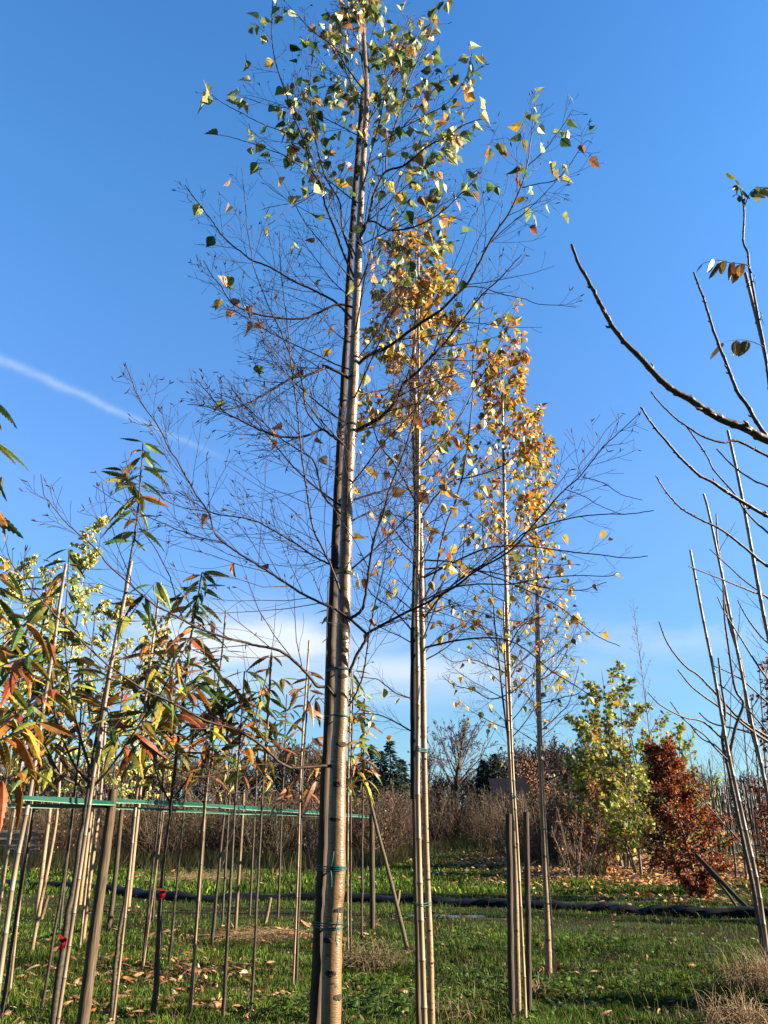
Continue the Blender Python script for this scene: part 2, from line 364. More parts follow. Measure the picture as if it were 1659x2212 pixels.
def tn(sc, d=6):
    n = nw(t, 'ShaderNodeTexNoise'); n.inputs['Scale'].default_value = sc; n.inputs['Detail'].default_value = d; t.links.new(tc.outputs['Object'], n.inputs['Vector']); return n.outputs['Fac']
def tramp(v, *st):
    r = nw(t, 'ShaderNodeValToRGB'); e = r.color_ramp.elements
    while len(e) < len(st): e.new(0.5)
    for k, (p, c) in zip(e, st): k.position = p; k.color = (*c, 1)
    t.links.new(v, r.inputs[0]); return r.outputs[0]
ca_ = tramp(tn(1.3), (.35, (.022, .016, .009)), (.50, (.025, .03, .008)), (.65, (.035, .055, .012)))
cb_ = tramp(tn(22), (.35, (.4, .4, .4)), (.65, (1.3, 1.3, 1.2)))
mx = nw(t, 'ShaderNodeMix', data_type='RGBA', blend_type='MULTIPLY'); mx.inputs[0].default_value = 1
t.links.new(ca_, mx.inputs[6]); t.links.new(cb_, mx.inputs[7]); t.links.new(mx.outputs[2], pr.inputs['Base Color'])
bu = nw(t, 'ShaderNodeBump'); bu.inputs['Strength'].default_value = 1; bu.inputs['Distance'].default_value = 0.03
t.links.new(tn(35, 4), bu.inputs['Height']); t.links.new(bu.outputs[0], pr.inputs['Normal'])
tag(g.build('ground', [gm]), kind='structure')

# puddles in the wheel track, thin sheets on the soil
wm = bpy.data.materials.new('water'); wm.use_nodes = True; pr = wm.node_tree.nodes['Principled BSDF']
pr.inputs['Base Color'].default_value = (0.015, 0.014, 0.012, 1); pr.inputs['Roughness'].default_value = 0.04
PUD = []
pw = MB()
for (px, py, a, b) in [(440, 1962, .9, .28), (250, 1968, .55, .16), (545, 1972, .5, .2), (760, 1975, .55, .2), (905, 1980, .5, .14), (1000, 1985, .9, .22), (660, 1962, .4, .12)]:
    Yp = gd(py); c, _ = P(px, py, Yp); PUD.append((c[0], Yp, a, b))
    n = 28; th = np.arange(n)*2*math.pi/n; rr = 1+0.25*np.sin(th*3+px)+0.15*np.sin(th*7+py)
    xx = c[0]+a*rr*np.cos(th); yy = Yp+b*rr*np.sin(th); z = float(np.max(ground_z(xx, yy)))+0.004
    pw.add(np.stack([xx, yy, np.full(n, z)], 1), [list(range(n))])
tag(pw.build('puddle_water', [wm]), kind='structure')

# mat line: crumpled black weed fabric barrier
mp_ = [(-60, 1915), (0, 1913), (33, 1916), (150, 1921), (233, 1927), (330, 1936), (433, 1946), (553, 1945), (720, 1946), (886, 1952), (1000, 1956), (1100, 1961), (1200, 1966), (1306, 1969), (1406, 1973), (1539, 1978), (1659, 1982), (1760, 1990)]
ctr = np.array([P(x, y, gd(y))[0] for x, y in mp_]); ctr = crom(ctr, 14)
MATLINE = ctr
mb = MB(); R = np.random.default_rng(3); nr = 12
prof = np.array([(math.cos(a), math.sin(a)) for a in np.linspace(0, math.pi, nr)])
tt = np.gradient(ctr, axis=0); tt /= np.linalg.norm(tt, axis=1, keepdims=True); nn = np.stack([-tt[:, 1], tt[:, 0], 0*tt[:, 0]], 1)
s_ = np.arange(len(ctr)); h = 0.165+0.022*np.sin(s_*.35)+0.012*np.sin(s_*.9+1); w = 0.24+0.04*np.sin(s_*.27+2)
jit = R.normal(0, 0.014, (len(ctr), nr))+0.02*np.sin(s_[:, None]*0.8+np.arange(nr)[None]*1.3)
gz = ground_z(ctr[:, 0], ctr[:, 1])
V = ctr[:, None, :]+nn[:, None, :]*(w[:, None]*prof[None, :, 0])[:, :, None]
V[:, :, 2] = gz[:, None]-0.03+(h[:, None])*prof[None, :, 1]**.8*(1+jit*3)
V[:, :, :2] += jit[:, :, None]
ii = np.arange(V.shape[0]*nr).reshape(V.shape[0], nr)
mb.add(V, np.stack([ii[:-1, :-1], ii[1:, :-1], ii[1:, 1:], ii[:-1, 1:]], -1).reshape(-1, 4))
tag(mb.build('weed_barrier', [M['plastic']], None, ctr[len(ctr)//2]*[1, 1, 0]), 'long crumpled black plastic barrier lying across the grass behind the trees', 'ground fabric')

# ------------------------------------------------------------------ grass
def grass(n, xr, yr, hr, wr, seed, cols, wts, mask=None, lean=0.5):
    R = np.random.default_rng(seed)
    u = R.random(n); y = 1/(1/yr[0]+u*(1/yr[1]-1/yr[0])); x = R.uniform(-1, 1, n)*(xr[0]+xr[1]*y)
    h = R.uniform(*hr, n)*(0.45+1.0*lump2(x*1.5, y*1.5))*(0.6+0.8*lump(x, y)); w = R.uniform(*wr, n)
    keep = R.random(n) < 0.35+0.8*lump(x*1.4+3, y*1.2)
    for cx, cy, a, b in PUD: keep &= ((x-cx)/a)**2+((y-cy)/(b*1.1))**2 > 1.0
    my = np.interp(x, MATLINE[:, 0], MATLINE[:, 1]); keep &= np.abs(y-my) > 0.24
    track = np.abs(y-(my-3.0+0.04*x)) < 0.9; h = np.where(track, h*0.8, h); keep &= ~(track & (R.random(n) < 0.3))
    if mask is not None: keep &= mask(x, y, R)
    keep &= ~((lump2(x*1.1+2, y*1.3+5) < .22) & (R.random(n) < .7))
    x, y, h, w, track = x[keep], y[keep], h[keep], w[keep], track[keep]; m = len(x)
    z = ground_z(x, y)-0.005; az = R.uniform(0, 6.28, m); la = R.uniform(0, 6.28, m); le = R.uniform(0.1, lean*1.4, m)*h
    d = np.stack([np.cos(az), np.sin(az), 0*az], 1)*w[:, None]; b = np.stack([x, y, z], 1)
    l = np.stack([np.cos(la)*le, np.sin(la)*le, 0*le], 1)
    mid = b+l*0.35+np.array([0, 0, 1])*(h*0.6)[:, None]; tip = b+l+np.array([0, 0, 1])*(h*0.95)[:, None]
    V = np.stack([b-d/2, b+d/2, mid+d*.4, mid-d*.4, tip], 1).reshape(-1, 3)
    i = np.arange(m)*5
    C = pick(cols, wts, m, R, .25); tone = ((0.6+0.7*lump(x*.7+1, y*.9))*(.55+.9*lump2(x*2.3+4, y*2.9)))[:, None]; C = C*tone
    brown = track & (R.random(m) < .4); C[brown] = np.array([.10, .07, .035])
    return V, np.stack([i, i+1, i+2, i+3], 1), np.stack([i+3, i+2, i+4], 1), C
gb = MB()
GC = [(.04, .085, .010), (.085, .155, .018), (.16, .24, .03), (.17, .12, .045)]; GW = [3.5, 6, 3.4, .9]
for args in [(420000, (1.0, .62), (5.6, 24), (.035, .085), (.005, .010), 1), (120000, (1.0, .62), (20, 75), (.06, .13), (.02, .045), 2)]:
    V, q, tr, C = grass(*args[:1], *args[1:], GC, GW)
    gb.add(V, q, 0, C, False); b0 = gb.n-len(V); gb.F.append((tr+b0, 0, C, False))
tag(gb.build('grass', [M['grass']]), kind='stuff')
# broad-leaved weeds low in the grass
R = np.random.default_rng(8); wb = MB()
spots = [(1150, 2190, .6), (1120, 2150, .5), (830, 2150, .5), (870, 2190, .6), (760, 2180, .5), (1180, 2150, .3), (640, 2190, .5), (980, 2120, .9), (1400, 2150, .9), (800, 2070, .5), (1290, 2050, 1.0), (900, 1990, .5), (1000, 2040, .8)]
for px, py, rd in spots:
    Yc = gd(py); c, _ = P(px, py, Yc); n = int(330*rd)
    x = c[0]+R.normal(0, rd*.5, n); y = Yc+R.normal(0, rd*.6, n); z = ground_z(x, y)+R.uniform(.01, .13, n)
    az = R.uniform(0, 6.28, n); f = np.stack([np.cos(az), np.sin(az), R.uniform(-.2, .7, n)], 1)
    tv, tf = OVAL; wb.inst(tv, tf, np.stack([x, y, z], 1), bases(f, R, jit=.3), R.uniform(.03, .08, n), 0, pick([(.035, .07, .012), (.06, .11, .02), (.10, .17, .03)], [2, 3, 2], n, R))
tag(wb.build('weeds', [M['grass']]), kind='stuff')
# fallen leaves
def litter(name, zones, cols, wts, tmpl, size, seed):
    R = np.random.default_rng(seed); lb = MB()
    for px, py, rx, ry, n in zones:
        Yc = gd(py); c, _ = P(px, py, Yc)
        x = c[0]+R.normal(0, rx, n); y = Yc+R.normal(0, ry, n); ok = y > 5; x, y = x[ok], y[ok]; n = len(x)
        z = ground_z(x, y)+R.uniform(.012, .05, n)+.07*np.clip((y-20)/8, 0, 1); az = R.uniform(0, 6.28, n)
        f = np.stack([np.cos(az), np.sin(az), R.normal(0, .25, n)], 1)
        for k, (tv, tf) in enumerate(tmpl):
            s = np.arange(n) % len(tmpl) == k
            lb.inst(tv, tf, np.stack([x, y, z], 1)[s], bases(f[s], R, jit=.45), R.uniform(*size, s.sum()), 0, pick(cols, wts, s.sum(), R, .3))
    return tag(lb.build(name, [M['litter']]), kind='stuff')
litter('fallen_leaves', [(160, 2180, .8, .5, 100), (120, 2120, 1.0, .6, 80), (330, 2110, 1.0, .35, 150), (420, 2090, .8, .35, 200), (560, 2020, .9, .4, 230), (250, 2060, 1.5, .7, 90), (450, 2170, 1.2, .4, 110), (600, 2100, .7, .5, 45), (300, 2190, .8, .35, 50),
    (70, 2080, 1.2, .5, 50), (560, 2200, .9, .4, 50), (700, 2040, 1.5, 1, 40), (1215, 2100, .25, .12, 16), (1250, 2130, .9, .9, 30), (900, 2120, 1.5, 1.2, 40), (1190, 2180, .4, .3, 16), (1200, 1990, 3, 2, 30), (500, 1900, 4, 3, 120), (350, 1880, 4, 4, 150)],
    [BR, (.36, .17, .06), (.42, .22, .10), RD, (.5, .34, .2)], [4, 4, 3, 1, 1], CHEST[:2], (.10, .19), 21)
litter('leaf_litter', [(1440, 1900, 2.2, 2.0, 2500), (1330, 1870, 2.6, 5.0, 13000), (1290, 1850, 2.5, 5.0, 5000), (1370, 1905, 2.6, 2.6, 1500), (1600, 1880, 2.5, 4, 1200), (1500, 1940, 1.2, 1.0, 260)],
    [OR, (.50, .24, .09), (.58, .36, .17), RD, BR], [2, 4, 4, 1, 3], [OVAL], (.10, .17), 22)

# ------------------------------------------------------------------ straight stems (stakes, canes) traced from the ground up
def trace(pts, Y0, Y1, w0, w1, m=4):
    p = np.asarray(pts, float); seg = np.concatenate([[0], np.cumsum(np.linalg.norm(np.diff(p, axis=0), axis=1))]); u = seg/seg[-1]
    W = []; Rr = []
    for (x, y), s in zip(p, u):
        q, mpp = P(x, y, Y0+(Y1-Y0)*s); W.append(q); Rr.append(mpp*(w0+(w1-w0)*s)/2)
    a = crom(W, m); r = np.interp(np.linspace(0, 1, len(a)), np.linspace(0, 1, len(Rr)), Rr); return a, r
def to_ground(a, r, depth=0.04):
    z0 = float(ground_z(a[0][0], a[0][1]))-depth
    if a[0][2] > z0:
        d = unit(a[0]-a[min(3, len(a)-1)]); k = (a[0][2]-z0)/max(1e-3, -d[2])
        ex = [a[0]+d*k*s for s in (1, .66, .33)]; a = np.vstack([ex, a]); r = np.concatenate([[r[0]]*3, r])
    else: a = a.copy(); a[0][2] = min(a[0][2], z0)
    return a, r
def cane_mesh(mb, a, r, col, R, nodes=0.24, sides=8, mat=0):
    L = np.concatenate([[0], np.cumsum(np.linalg.norm(np.diff(a, axis=0), axis=1))]); s = 0.08; pts = []; rr = []; cc = []
    def at(q): return np.array([np.interp(q, L, a[:, i]) for i in range(3)]), np.interp(q, L, r)
    def put(q, k, c):
        p, w = at(q); pts.append(p); rr.append(w*k); cc.append(c)
    col = np.array(col); put(0, 1, col)
    while s < L[-1]-0.05:
        put(s-.012, 1, col); put(s-.003, 1.18, col*.28); put(s+.003, 1.18, col*1.05); put(s+.012, 1, col*R.uniform(.85, 1.12)); s += nodes*R.uniform(.8, 1.25)
    put(L[-1], 1, col)
    mb.tubes(np.array(pts)[None], np.array(rr)[None], sides, mat, np.clip(np.array(cc), 0, .95)[None], True)
REG = {}
def pole(key, name, pts, Y, w0, w1, label, cat, kind='stake', col=(.17, .12, .085), group=None, Y1=None, ground=True, seed=1):
    R = np.random.default_rng(seed); a, r = trace(pts, Y, Y1 or Y, w0, w1)
    if ground: a, r = to_ground(a, r)
    REG[key] = (a, r); mb = MB()
    if kind == 'cane': cane_mesh(mb, a, r, np.array(col)*[.66, .57, .46], R)
    else:
        a2 = a+R.normal(0, .05, a.shape)*r[:, None]*[1, 1, 0]; r2 = r*(1+R.normal(0, .035, len(r)))
        mb.tubes(a2[None], r2[None], 10, 0, np.array(col)*[.66, .60, .52], True)
    return tag(mb.build(name, [M['cane'] if kind == 'cane' else M['stake']], None, a[0]), label, cat, group)
def at_z(key, z):
    a, r = REG[key]; o = np.argsort(a[:, 2]); return np.array([np.interp(z, a[o, 2], a[o, i]) for i in range(3)]), float(np.interp(z, a[o, 2], r[o]))
def hull(circles, n=40):
    """outline round several circles in plan, as support points"""
    out = []
    for th in np.arange(n)*2*math.pi/n:
        d = np.array([math.cos(th), math.sin(th)]); best = max(circles, key=lambda c: c[0]@d+c[1]); out.append(best[0]+d*best[1])
    return np.array(out)
def tie(keys, px, py, label, loops=3, thick=.0022, tail=True, seed=0, group='green twine ties round the birch trunks'):
    R = np.random.default_rng(seed); a, r = REG[keys[0]]
    q, _ = P(px, py, a[np.argmin(np.abs(a[:, 2]-1.5))][1]); z0 = q[2]; mb = MB(); cs = []
    for k in keys:
        c, rr = at_z(k, z0); cs.append((c[:2], rr+.002))
    ho = hull(cs)
    for l in range(loops):
        h = ho.copy(); c = h.mean(0); z = z0+(l-(loops-1)/2)*thick*2.3+R.normal(0, .0015)
        zz = z+np.linspace(0, R.normal(0, .006), len(h))*0+.004*np.sin(np.arange(len(h))/len(h)*6.28+R.uniform(0, 6))
        p = np.column_stack([h, zz]); p = np.vstack([p, p[:1]]); mb.tubes(p[None], np.full((1, len(p)), thick), 5, 0)
    if tail:
        i = R.integers(25, 38); p0 = np.array([*ho[i], z0])
        for sg in (1, -1):
            pp = [p0, p0+[.006, -.012, .012*sg], p0+[.012+R.normal(0, .004), -.014, .035*sg], p0+[.010+R.normal(0, .008), -.010, .06*sg]]
            mb.tubes(crom(pp, 3)[None], np.full((1, 10), thick), 5, 0)
    return tag(mb.build('twine_tie', [M['twine']], None, [*cs[0][0], z0]), label, 'tie', group)

# ------------------------------------------------------------------ birches
LEAFN = [0]
def gap(p):
    x, y, z = p; return min(1.2, max(.35, .8+.4*(math.sin(x*5.1+1.7*math.sin(z*3.3))+math.sin(z*6.3+y*4.4)+math.sin(y*5.7+x*2.2)+.5*math.sin(z*13+x*9))*.5))
def leaves_on(mb, nodes, prob, R, size, cols, down=1.0, tmpl=None, sel=None, up=False, mat=0):
    tmpl = tmpl or BIRCH; P_, D_ = [], []
    for p, d, lv, r in nodes:
        if r > 0.004: continue
        if R.random() < prob(p)*gap(p): P_.append(p); D_.append(d)
    n = len(P_); LEAFN[0] += n
    if n == 0: return
    P_ = np.array(P_); D_ = np.array(D_)
    f = D_*0.35+R.normal(0, .45, (n, 3)); f[:, 2] -= down
    k = R.integers(0, len(tmpl), n)
    C = cols(P_, R)
    for j, (tv, tf) in enumerate(tmpl):
        s = k == j
        hor = np.column_stack([np.cos(q := R.uniform(0, 6.28, s.sum())), np.sin(q), 0*q])
        ff = f[s]/np.linalg.norm(f[s], axis=1, keepdims=True)
        x = np.cross(ff, hor); x /= np.linalg.norm(x, axis=1, keepdims=True)+1e-9; zz = np.cross(x, ff)
        mb.inst(tv, tf, P_[s], np.stack([x, ff, zz], -1), R.uniform(size[0], size[1], s.sum()), mat, C[s])
def birch(key, label, trunk, Y, bark, branches, leafprob, leafcols, leafsize, proc, seed, scars, twmul=1.0, buds=0.0, sides=14, proc_tw=(9, 1), tipr=.0007):
    R = np.random.default_rng(seed)
    pts = [(a[0], a[1]) for a in trunk]; ws = [a[2] for a in trunk]
    W_ = []; Rr = []
    for (x, y), w in zip(pts, ws):
        q, m = P(x, y, Y); W_.append(q); Rr.append(m*w/2)
    a = crom(W_, 8); r = np.interp(np.linspace(0, 1, len(a)), np.linspace(0, 1, len(Rr)), Rr); a, r = to_ground(a, r); r[0] *= 1.25
    REG[key] = (a, r); root = empty('birch_tree', a[0], label, 'birch tree', 'slender birches standing in a row'); o0 = a[0]
    mb = MB(); r2 = r*(1+.025*np.sin(np.arange(len(r))*1.7)+R.normal(0, .012, len(r))); mb.tubes(a[None], r2[None], sides+6, 0, (.5, .4, .3))
    for (x, y) in scars:                     # branch scars: low dark knobs
        q, m = P(x, y, Y); c, rr = at_z(key, q[2]); dx = float(np.clip((q[0]-c[0])/rr, -.95, .95)); dy = -math.sqrt(1-dx*dx)
        nrm = np.array([dx, dy, 0]); tg = np.array([-dy, dx, 0]); cc = c+nrm*rr*.97
        n = 14; hw, hh = rr*R.uniform(.42, .68), rr*R.uniform(.22, .36); rings = []
        for s, hgt in ((1.25, 0.0), (1.0, .07), (.75, .10), (.45, .05), (.2, .06)):
            th = np.arange(n)*2*math.pi/n; jj = 1+R.normal(0, .09, n)
            u = s*hw*np.cos(th)*jj; v = s*hh*np.sin(th)*jj
            rings.append(cc+tg*u[:, None]+np.array([0, 0, 1])*v[:, None]+nrm*(hgt*rr-(u**2)/(2*rr))[:, None])
        V = np.concatenate(rings); ii = np.arange(len(V)).reshape(-1, n)
        mb.add(V, np.stack([ii[:-1], np.roll(ii[:-1], -1, 1), np.roll(ii[1:], -1, 1), ii[1:]], -1).reshape(-1, 4), 1)
        mb.add(rings[-1], [list(range(n))], 1)
    mb.build('trunk', [bark, M['scar']], root, o0)
    def finish(tw, thick):
        mb = MB(); tw.flush(mb, 6 if thick else 4); b = mb.build('branch', [M['twig']], root, o0)
        lb = MB(); leaves_on(lb, tw.nodes, leafprob, R, leafsize, leafcols)
        if lb.V: lb.build('foliage', [M['leaf']], b, o0)
    for br in branches:
        p, w0, w1, dY, cnt = br[:5]
        aa, rr = trace(p, Y, Y+dY, w0*.78, w1*.85, 5); aa = aa+R.normal(0, .0009, aa.shape)
        tw = Twigs(); tw.put(aa, rr)
        for i in range(len(aa)//3, len(aa)):
            for _ in range(2): tw.nodes.append((aa[i], unit(aa[i]-aa[i-1]), 0, rr[i]))
        L = np.sum(np.linalg.norm(np.diff(aa, axis=0), axis=1))
        n1 = int(cnt*twmul)
        if n1: sprout(tw, aa, rr, n1, R, 1, lf=.42, bend=(0, 0, .25), wob=.11, k=5, sub=4, node=3, buds=buds, tipr=tipr, maxl=.55, minl=.06)
        finish(tw, True)
    for (zlo, zhi, nb, lmax, lmin, elev), j in [(q, j) for q in (proc if isinstance(proc, list) else [proc]) for j in range(q[2])]:
        f = (j+R.uniform(.2, .8))/nb; z = zlo+(zhi-zlo)*f; c, rr = at_z(key, z)
        az = j*2.4+R.normal(0, .3); el = math.radians(elev+18*f+R.normal(0, 6))
        d = np.array([math.cos(az)*math.cos(el), math.sin(az)*math.cos(el), math.sin(el)])
        L = (lmax+(lmin-lmax)*f)*R.uniform(.75, 1.1); tw = Twigs()
        n = 9; pp = [c+d*rr*.5]; dd = d.copy()
        for i in range(n-1):
            dd = unit(dd+[0, 0, .05]+R.normal(0, .05, 3)); pp.append(pp[-1]+dd*L/(n-1))
        pp = np.array(pp); ra = np.linspace(max(.0028, min(rr*.3, .004*L+.002)), .001, n); tw.put(pp, ra)
        for i in range(3, n):
            for _ in range(3): tw.nodes.append((pp[i], unit(pp[i]-pp[i-1]), 0, ra[i]))
        sprout(tw, pp, ra, int(proc_tw[0]*twmul), R, proc_tw[1], lf=.5, bend=(0, 0, -.1), wob=.11, k=5, sub=4, node=3, buds=buds, tipr=tipr, maxl=.5, minl=.06)
        finish(tw, False)
    return root
def colz(z1, z2, lo, hi):
    """leaf colours: weights change from lo (below z1) to hi (above z2)"""
    def f(p, R):
        n = len(p); u = np.clip((p[:, 2]-z1)/(z2-z1)+R.normal(0, .22, n), 0, 1); pickhi = R.random(n) < u
        A = pick(*lo, n, R); B = pick(*hi, n, R); return np.where(pickhi[:, None], B, A)
    return f
GREENS = ([G1, G2, YG, YE, (.50, .20, .06), PALE], [3.2, 2.8, 3.0, 2.0, 1.5, 3.0])
AUTUMN = ([YG, (.78, .44, .04), (.80, .54, .07), (.70, .26, .03), BR, G2, (.50, .17, .04)], [1.0, 4, 4, 3, .8, .35, 1.6])
# birch 1 ------------------------------------------------------------
T1 = [(715, 2212, 44), (719, 2000, 42), (726, 1876, 41), (730, 1659, 35), (736, 1549, 32), (739, 1439, 30), (741, 1373, 29), (744, 1306, 29), (745, 1239, 28), (748, 1173, 28), (749, 1106, 26), (752, 1020, 27), (758, 920, 25), (762, 853, 23), (765, 786, 22), (768, 700, 18), (772, 620, 18), (774, 553, 16), (778, 467, 14), (786, 333, 12), (792, 200, 11), (787, 100, 9), (783, 0, 8), (780, -120, 6), (777, -260, 3)]
B1 = [
 ([(762, 690), (725, 653), (699, 638), (665, 621), (632, 606), (599, 586), (565, 570), (542, 561), (519, 542), (505, 533), (475, 503), (462, 483), (442, 457), (422, 430), (399, 400)], 7, 2, -.15, 9),
 ([(762, 664), (729, 658), (699, 670), (665, 686), (619, 688), (565, 681), (532, 671), (499, 653), (479, 620), (459, 596), (439, 563)], 7, 2, -.2, 14),
 ([(753, 1336), (740, 1293), (716, 1226), (696, 1183), (676, 1139), (662, 1053), (652, 986), (642, 886), (632, 813), (622, 713), (615, 653), (609, 603), (605, 553), (604, 500)], 7, 2, -.3, 12),
 ([(745, 1235), (713, 1219), (680, 1203), (646, 1179), (613, 1159), (573, 1136), (553, 1126), (513, 1117), (463, 1110), (420, 1085), (380, 1060)], 6, 2, -.1, 13),
 ([(793, 1369), (766, 1346), (736, 1323), (716, 1313), (686, 1299), (653, 1283), (616, 1259), (586, 1239), (553, 1218), (513, 1193), (480, 1169), (463, 1149), (450, 1106), (425, 1070), (404, 1033), (382, 993), (365, 970), (345, 926), (310, 876), (292, 841), (272, 788)], 8, 2, -.45, 18),
 ([(752, 1462), (770, 1416), (786, 1389), (794, 1369), (820, 1353), (853, 1336), (886, 1319), (920, 1303), (953, 1284), (986, 1266), (1020, 1239), (1053, 1219), (1106, 1186), (1176, 1106), (1196, 1083), (1222, 1056), (1249, 1033), (1279, 996), (1309, 960), (1342, 930), (1382, 893)], 8.5, 2, -.5, 20),
 ([(1222, 1058), (1256, 1070), (1296, 1093), (1336, 1108), (1345, 1111)], 2.4, 1.5, 0, 0, 'x'),
 ([(1256, 1030), (1302, 1043), (1342, 1068), (1388, 1080)], 2.4, 1.5, 0, 0, 'x'),
 ([(1249, 1032), (1252, 1006), (1286, 963), (1312, 926), (1346, 896)], 2.6, 1.5, 0, 0, 'x'),
 ([(758, 1336), (780, 1319), (788, 1293), (796, 1239), (803, 1189), (813, 1149), (829, 1106), (842, 1053), (865, 996), (885, 936), (903, 870), (930, 790), (960, 730)], 9, 2, -.35, 13),
 ([(753, 1526), (773, 1489), (786, 1449), (793, 1399), (800, 1353), (810, 1306), (820, 1266), (833, 1200), (842, 1130)], 5, 2, -.3, 9),
 ([(738, 1512), (723, 1503), (706, 1484), (686, 1483), (666, 1459), (636, 1429), (610, 1409), (580, 1399), (553, 1394), (510, 1383), (483, 1376), (433, 1359), (390, 1336), (366, 1323), (333, 1306), (283, 1263), (233, 1219), (200, 1179), (150, 1136), (123, 1106), (107, 1084), (95, 1069), (89, 1024)], 9, 2, -.8, 12),
 ([(728, 1653), (696, 1655), (650, 1658), (626, 1658), (603, 1646), (586, 1629), (553, 1601), (516, 1579), (443, 1556), (393, 1529), (350, 1509), (310, 1489), (280, 1469), (233, 1436), (186, 1393), (143, 1353), (110, 1319), (66, 1269), (26, 1219), (12, 1169)], 10, 2, -.9, 12),
 ([(600, 1646), (560, 1692), (520, 1712), (470, 1708), (430, 1690)], 4, 1.6, -.9, 4, 'x'),
 ([(397, 1340), (383, 1306), (370, 1253), (360, 1231), (335, 1184), (310, 1149), (295, 1119), (275, 1079), (255, 1019)], 4, 1.6, -.55, 3, 'x'),
 ([(283, 1263), (277, 1234), (260, 1197), (245, 1149), (231, 1104), (220, 1039)], 3, 1.5, -.65, 2, 'x'),
 ([(480, 1171), (440, 1163), (387, 1146), (350, 1129), (295, 1106), (246, 1079), (200, 1048)], 3.5, 1.5, -.3, 4, 'x'),
 ([(450, 1106), (387, 1094), (340, 1069), (300, 1040), (265, 1009)], 3, 1.5, -.35, 3, 'x'),
 ([(760, 822), (735, 806), (699, 790), (699, 796), (665, 810), (632, 816), (599, 836), (565, 856), (532, 873), (499, 883), (465, 883), (429, 875), (405, 873)], 9, 2, -.35, 15),
 ([(748, 965), (740, 958), (715, 940), (695, 928), (665, 941), (632, 945), (592, 940), (549, 923), (509, 903), (479, 886), (455, 856), (425, 820)], 8, 2, -.3, 15),
 ([(695, 928), (672, 903), (660, 880), (655, 836), (645, 803), (625, 763), (605, 713), (585, 673), (569, 633), (549, 580), (544, 553), (535, 500), (529, 433), (522, 363)], 5, 1.6, -.35, 7, 'x'),
 ([(736, 1110), (715, 1090), (694, 1062), (680, 1000), (650, 975), (610, 950), (560, 905), (520, 870), (470, 850)], 6, 2, .3, 13),
 ([(764, 933), (799, 915), (832, 893), (855, 866), (872, 830), (899, 806), (929, 773), (962, 739), (986, 706), (1016, 670), (1042, 636), (1079, 603), (1112, 566), (1127, 550)], 11, 2, -.4, 14),
 ([(768, 795), (775, 786), (799, 766), (832, 753), (862, 733), (912, 696), (952, 670), (979, 643), (1009, 613), (1029, 580), (1054, 530), (1074, 497), (1101, 457), (1124, 407), (1137, 367), (1144, 320), (1151, 267), (1157, 197)], 10, 2, -.6, 11),
 ([(1127, 405), (1164, 397), (1204, 387), (1234, 350), (1264, 307), (1280, 309)], 3, 1.5, -.6, 3, 'x'),
 ([(1139, 360), (1174, 327), (1194, 300), (1217, 270), (1236, 236)], 3, 1.5, -.6, 3, 'x'),
 ([(1040, 545), (1064, 520), (1107, 480), (1141, 453), (1187, 407), (1210, 380)], 3, 1.5, -.55, 4, 'x'),
 ([(1137, 367), (1120, 350), (1090, 325), (1060, 312), (1040, 315)], 2.6, 1.5, -.6, 2, 'x'),
 ([(990, 632), (1009, 620), (1042, 621), (1082, 635), (1129, 645), (1162, 656), (1222, 661), (1244, 664)], 3, 1.5, -.4, 1, 'x'),
 ([(772, 553), (774, 523), (794, 480), (804, 433), (817, 400), (834, 370), (874, 357), (917, 320), (961, 297), (1007, 267), (1054, 255)], 9, 2, -.3, 9),
 ([(834, 370), (837, 320), (861, 250), (874, 200), (897, 143), (921, 93), (937, 50), (950, 0)], 5, 2, -.3, 8, 'x'),
 ([(824, 307), (864, 280), (901, 240), (931, 200), (960, 170)], 4, 1.6, -.3, 5, 'x'),
 ([(775, 500), (801, 477), (841, 497), (884, 493), (924, 477), (961, 453), (991, 423), (1021, 393), (1041, 360)], 6, 2, -.2, 9),
 ([(857, 283), (924, 247), (961, 227), (987, 197), (1007, 167), (1019, 117)], 3, 1.6, -.4, 5, 'x'),
 ([(765, 600), (745, 555), (722, 493), (702, 443), (692, 400), (669, 360), (665, 327), (639, 263), (622, 213), (605, 167), (592, 120), (587, 67), (589, 0)], 7, 2, -.25, 10),
 ([(762, 560), (739, 493), (735, 440), (709, 393), (692, 350), (680, 290), (672, 230), (672, 150), (682, 80)], 6, 2, -.15, 9),
 ([(665, 357), (632, 343), (592, 327), (535, 307), (492, 295), (465, 290)], 3, 1.5, -.2, 1, 'x'),
 ([(642, 300), (609, 283), (565, 267), (519, 243), (482, 223), (442, 193)], 3, 1.5, -.25, 2, 'x'),
 ([(632, 233), (592, 230), (549, 217), (519, 207), (499, 193)], 2.6, 1.5, -.25, 1, 'x'),
 ([(692, 395), (659, 427), (622, 440), (585, 447), (562, 455)], 2.6, 1.5, -.3, 1, 'x'),
 ([(700, 405), (649, 437), (615, 457), (585, 483), (545, 505)], 2.6, 1.5, -.3, 1, 'x'),
 ([(765, 610), (732, 570), (715, 550), (685, 513), (659, 480), (632, 433), (615, 400), (585, 347)], 4, 1.6, -.4, 3),
 ([(790, 200), (752, 150), (720, 100), (682, 73), (649, 40), (622, 10)], 5, 1.6, -.15, 7),
 ([(787, 80), (775, 53), (749, 33), (725, 10)], 4, 1.6, .1, 5),
 ([(784, 310), (810, 230), (845, 160), (870, 90), (895, 20)], 5, 1.6, .2, 9),
 ([(787, 250), (765, 200), (740, 130), (728, 60)], 5, 1.6, .25, 8),
 ([(762, 1080), (800, 1068), (850, 1050), (885, 1020), (905, 980), (930, 960)], 6, 1.6, .1, 9),
 ([(768, 905), (800, 900), (820, 870), (850, 830), (880, 770)], 4, 1.6, .2, 6),
]
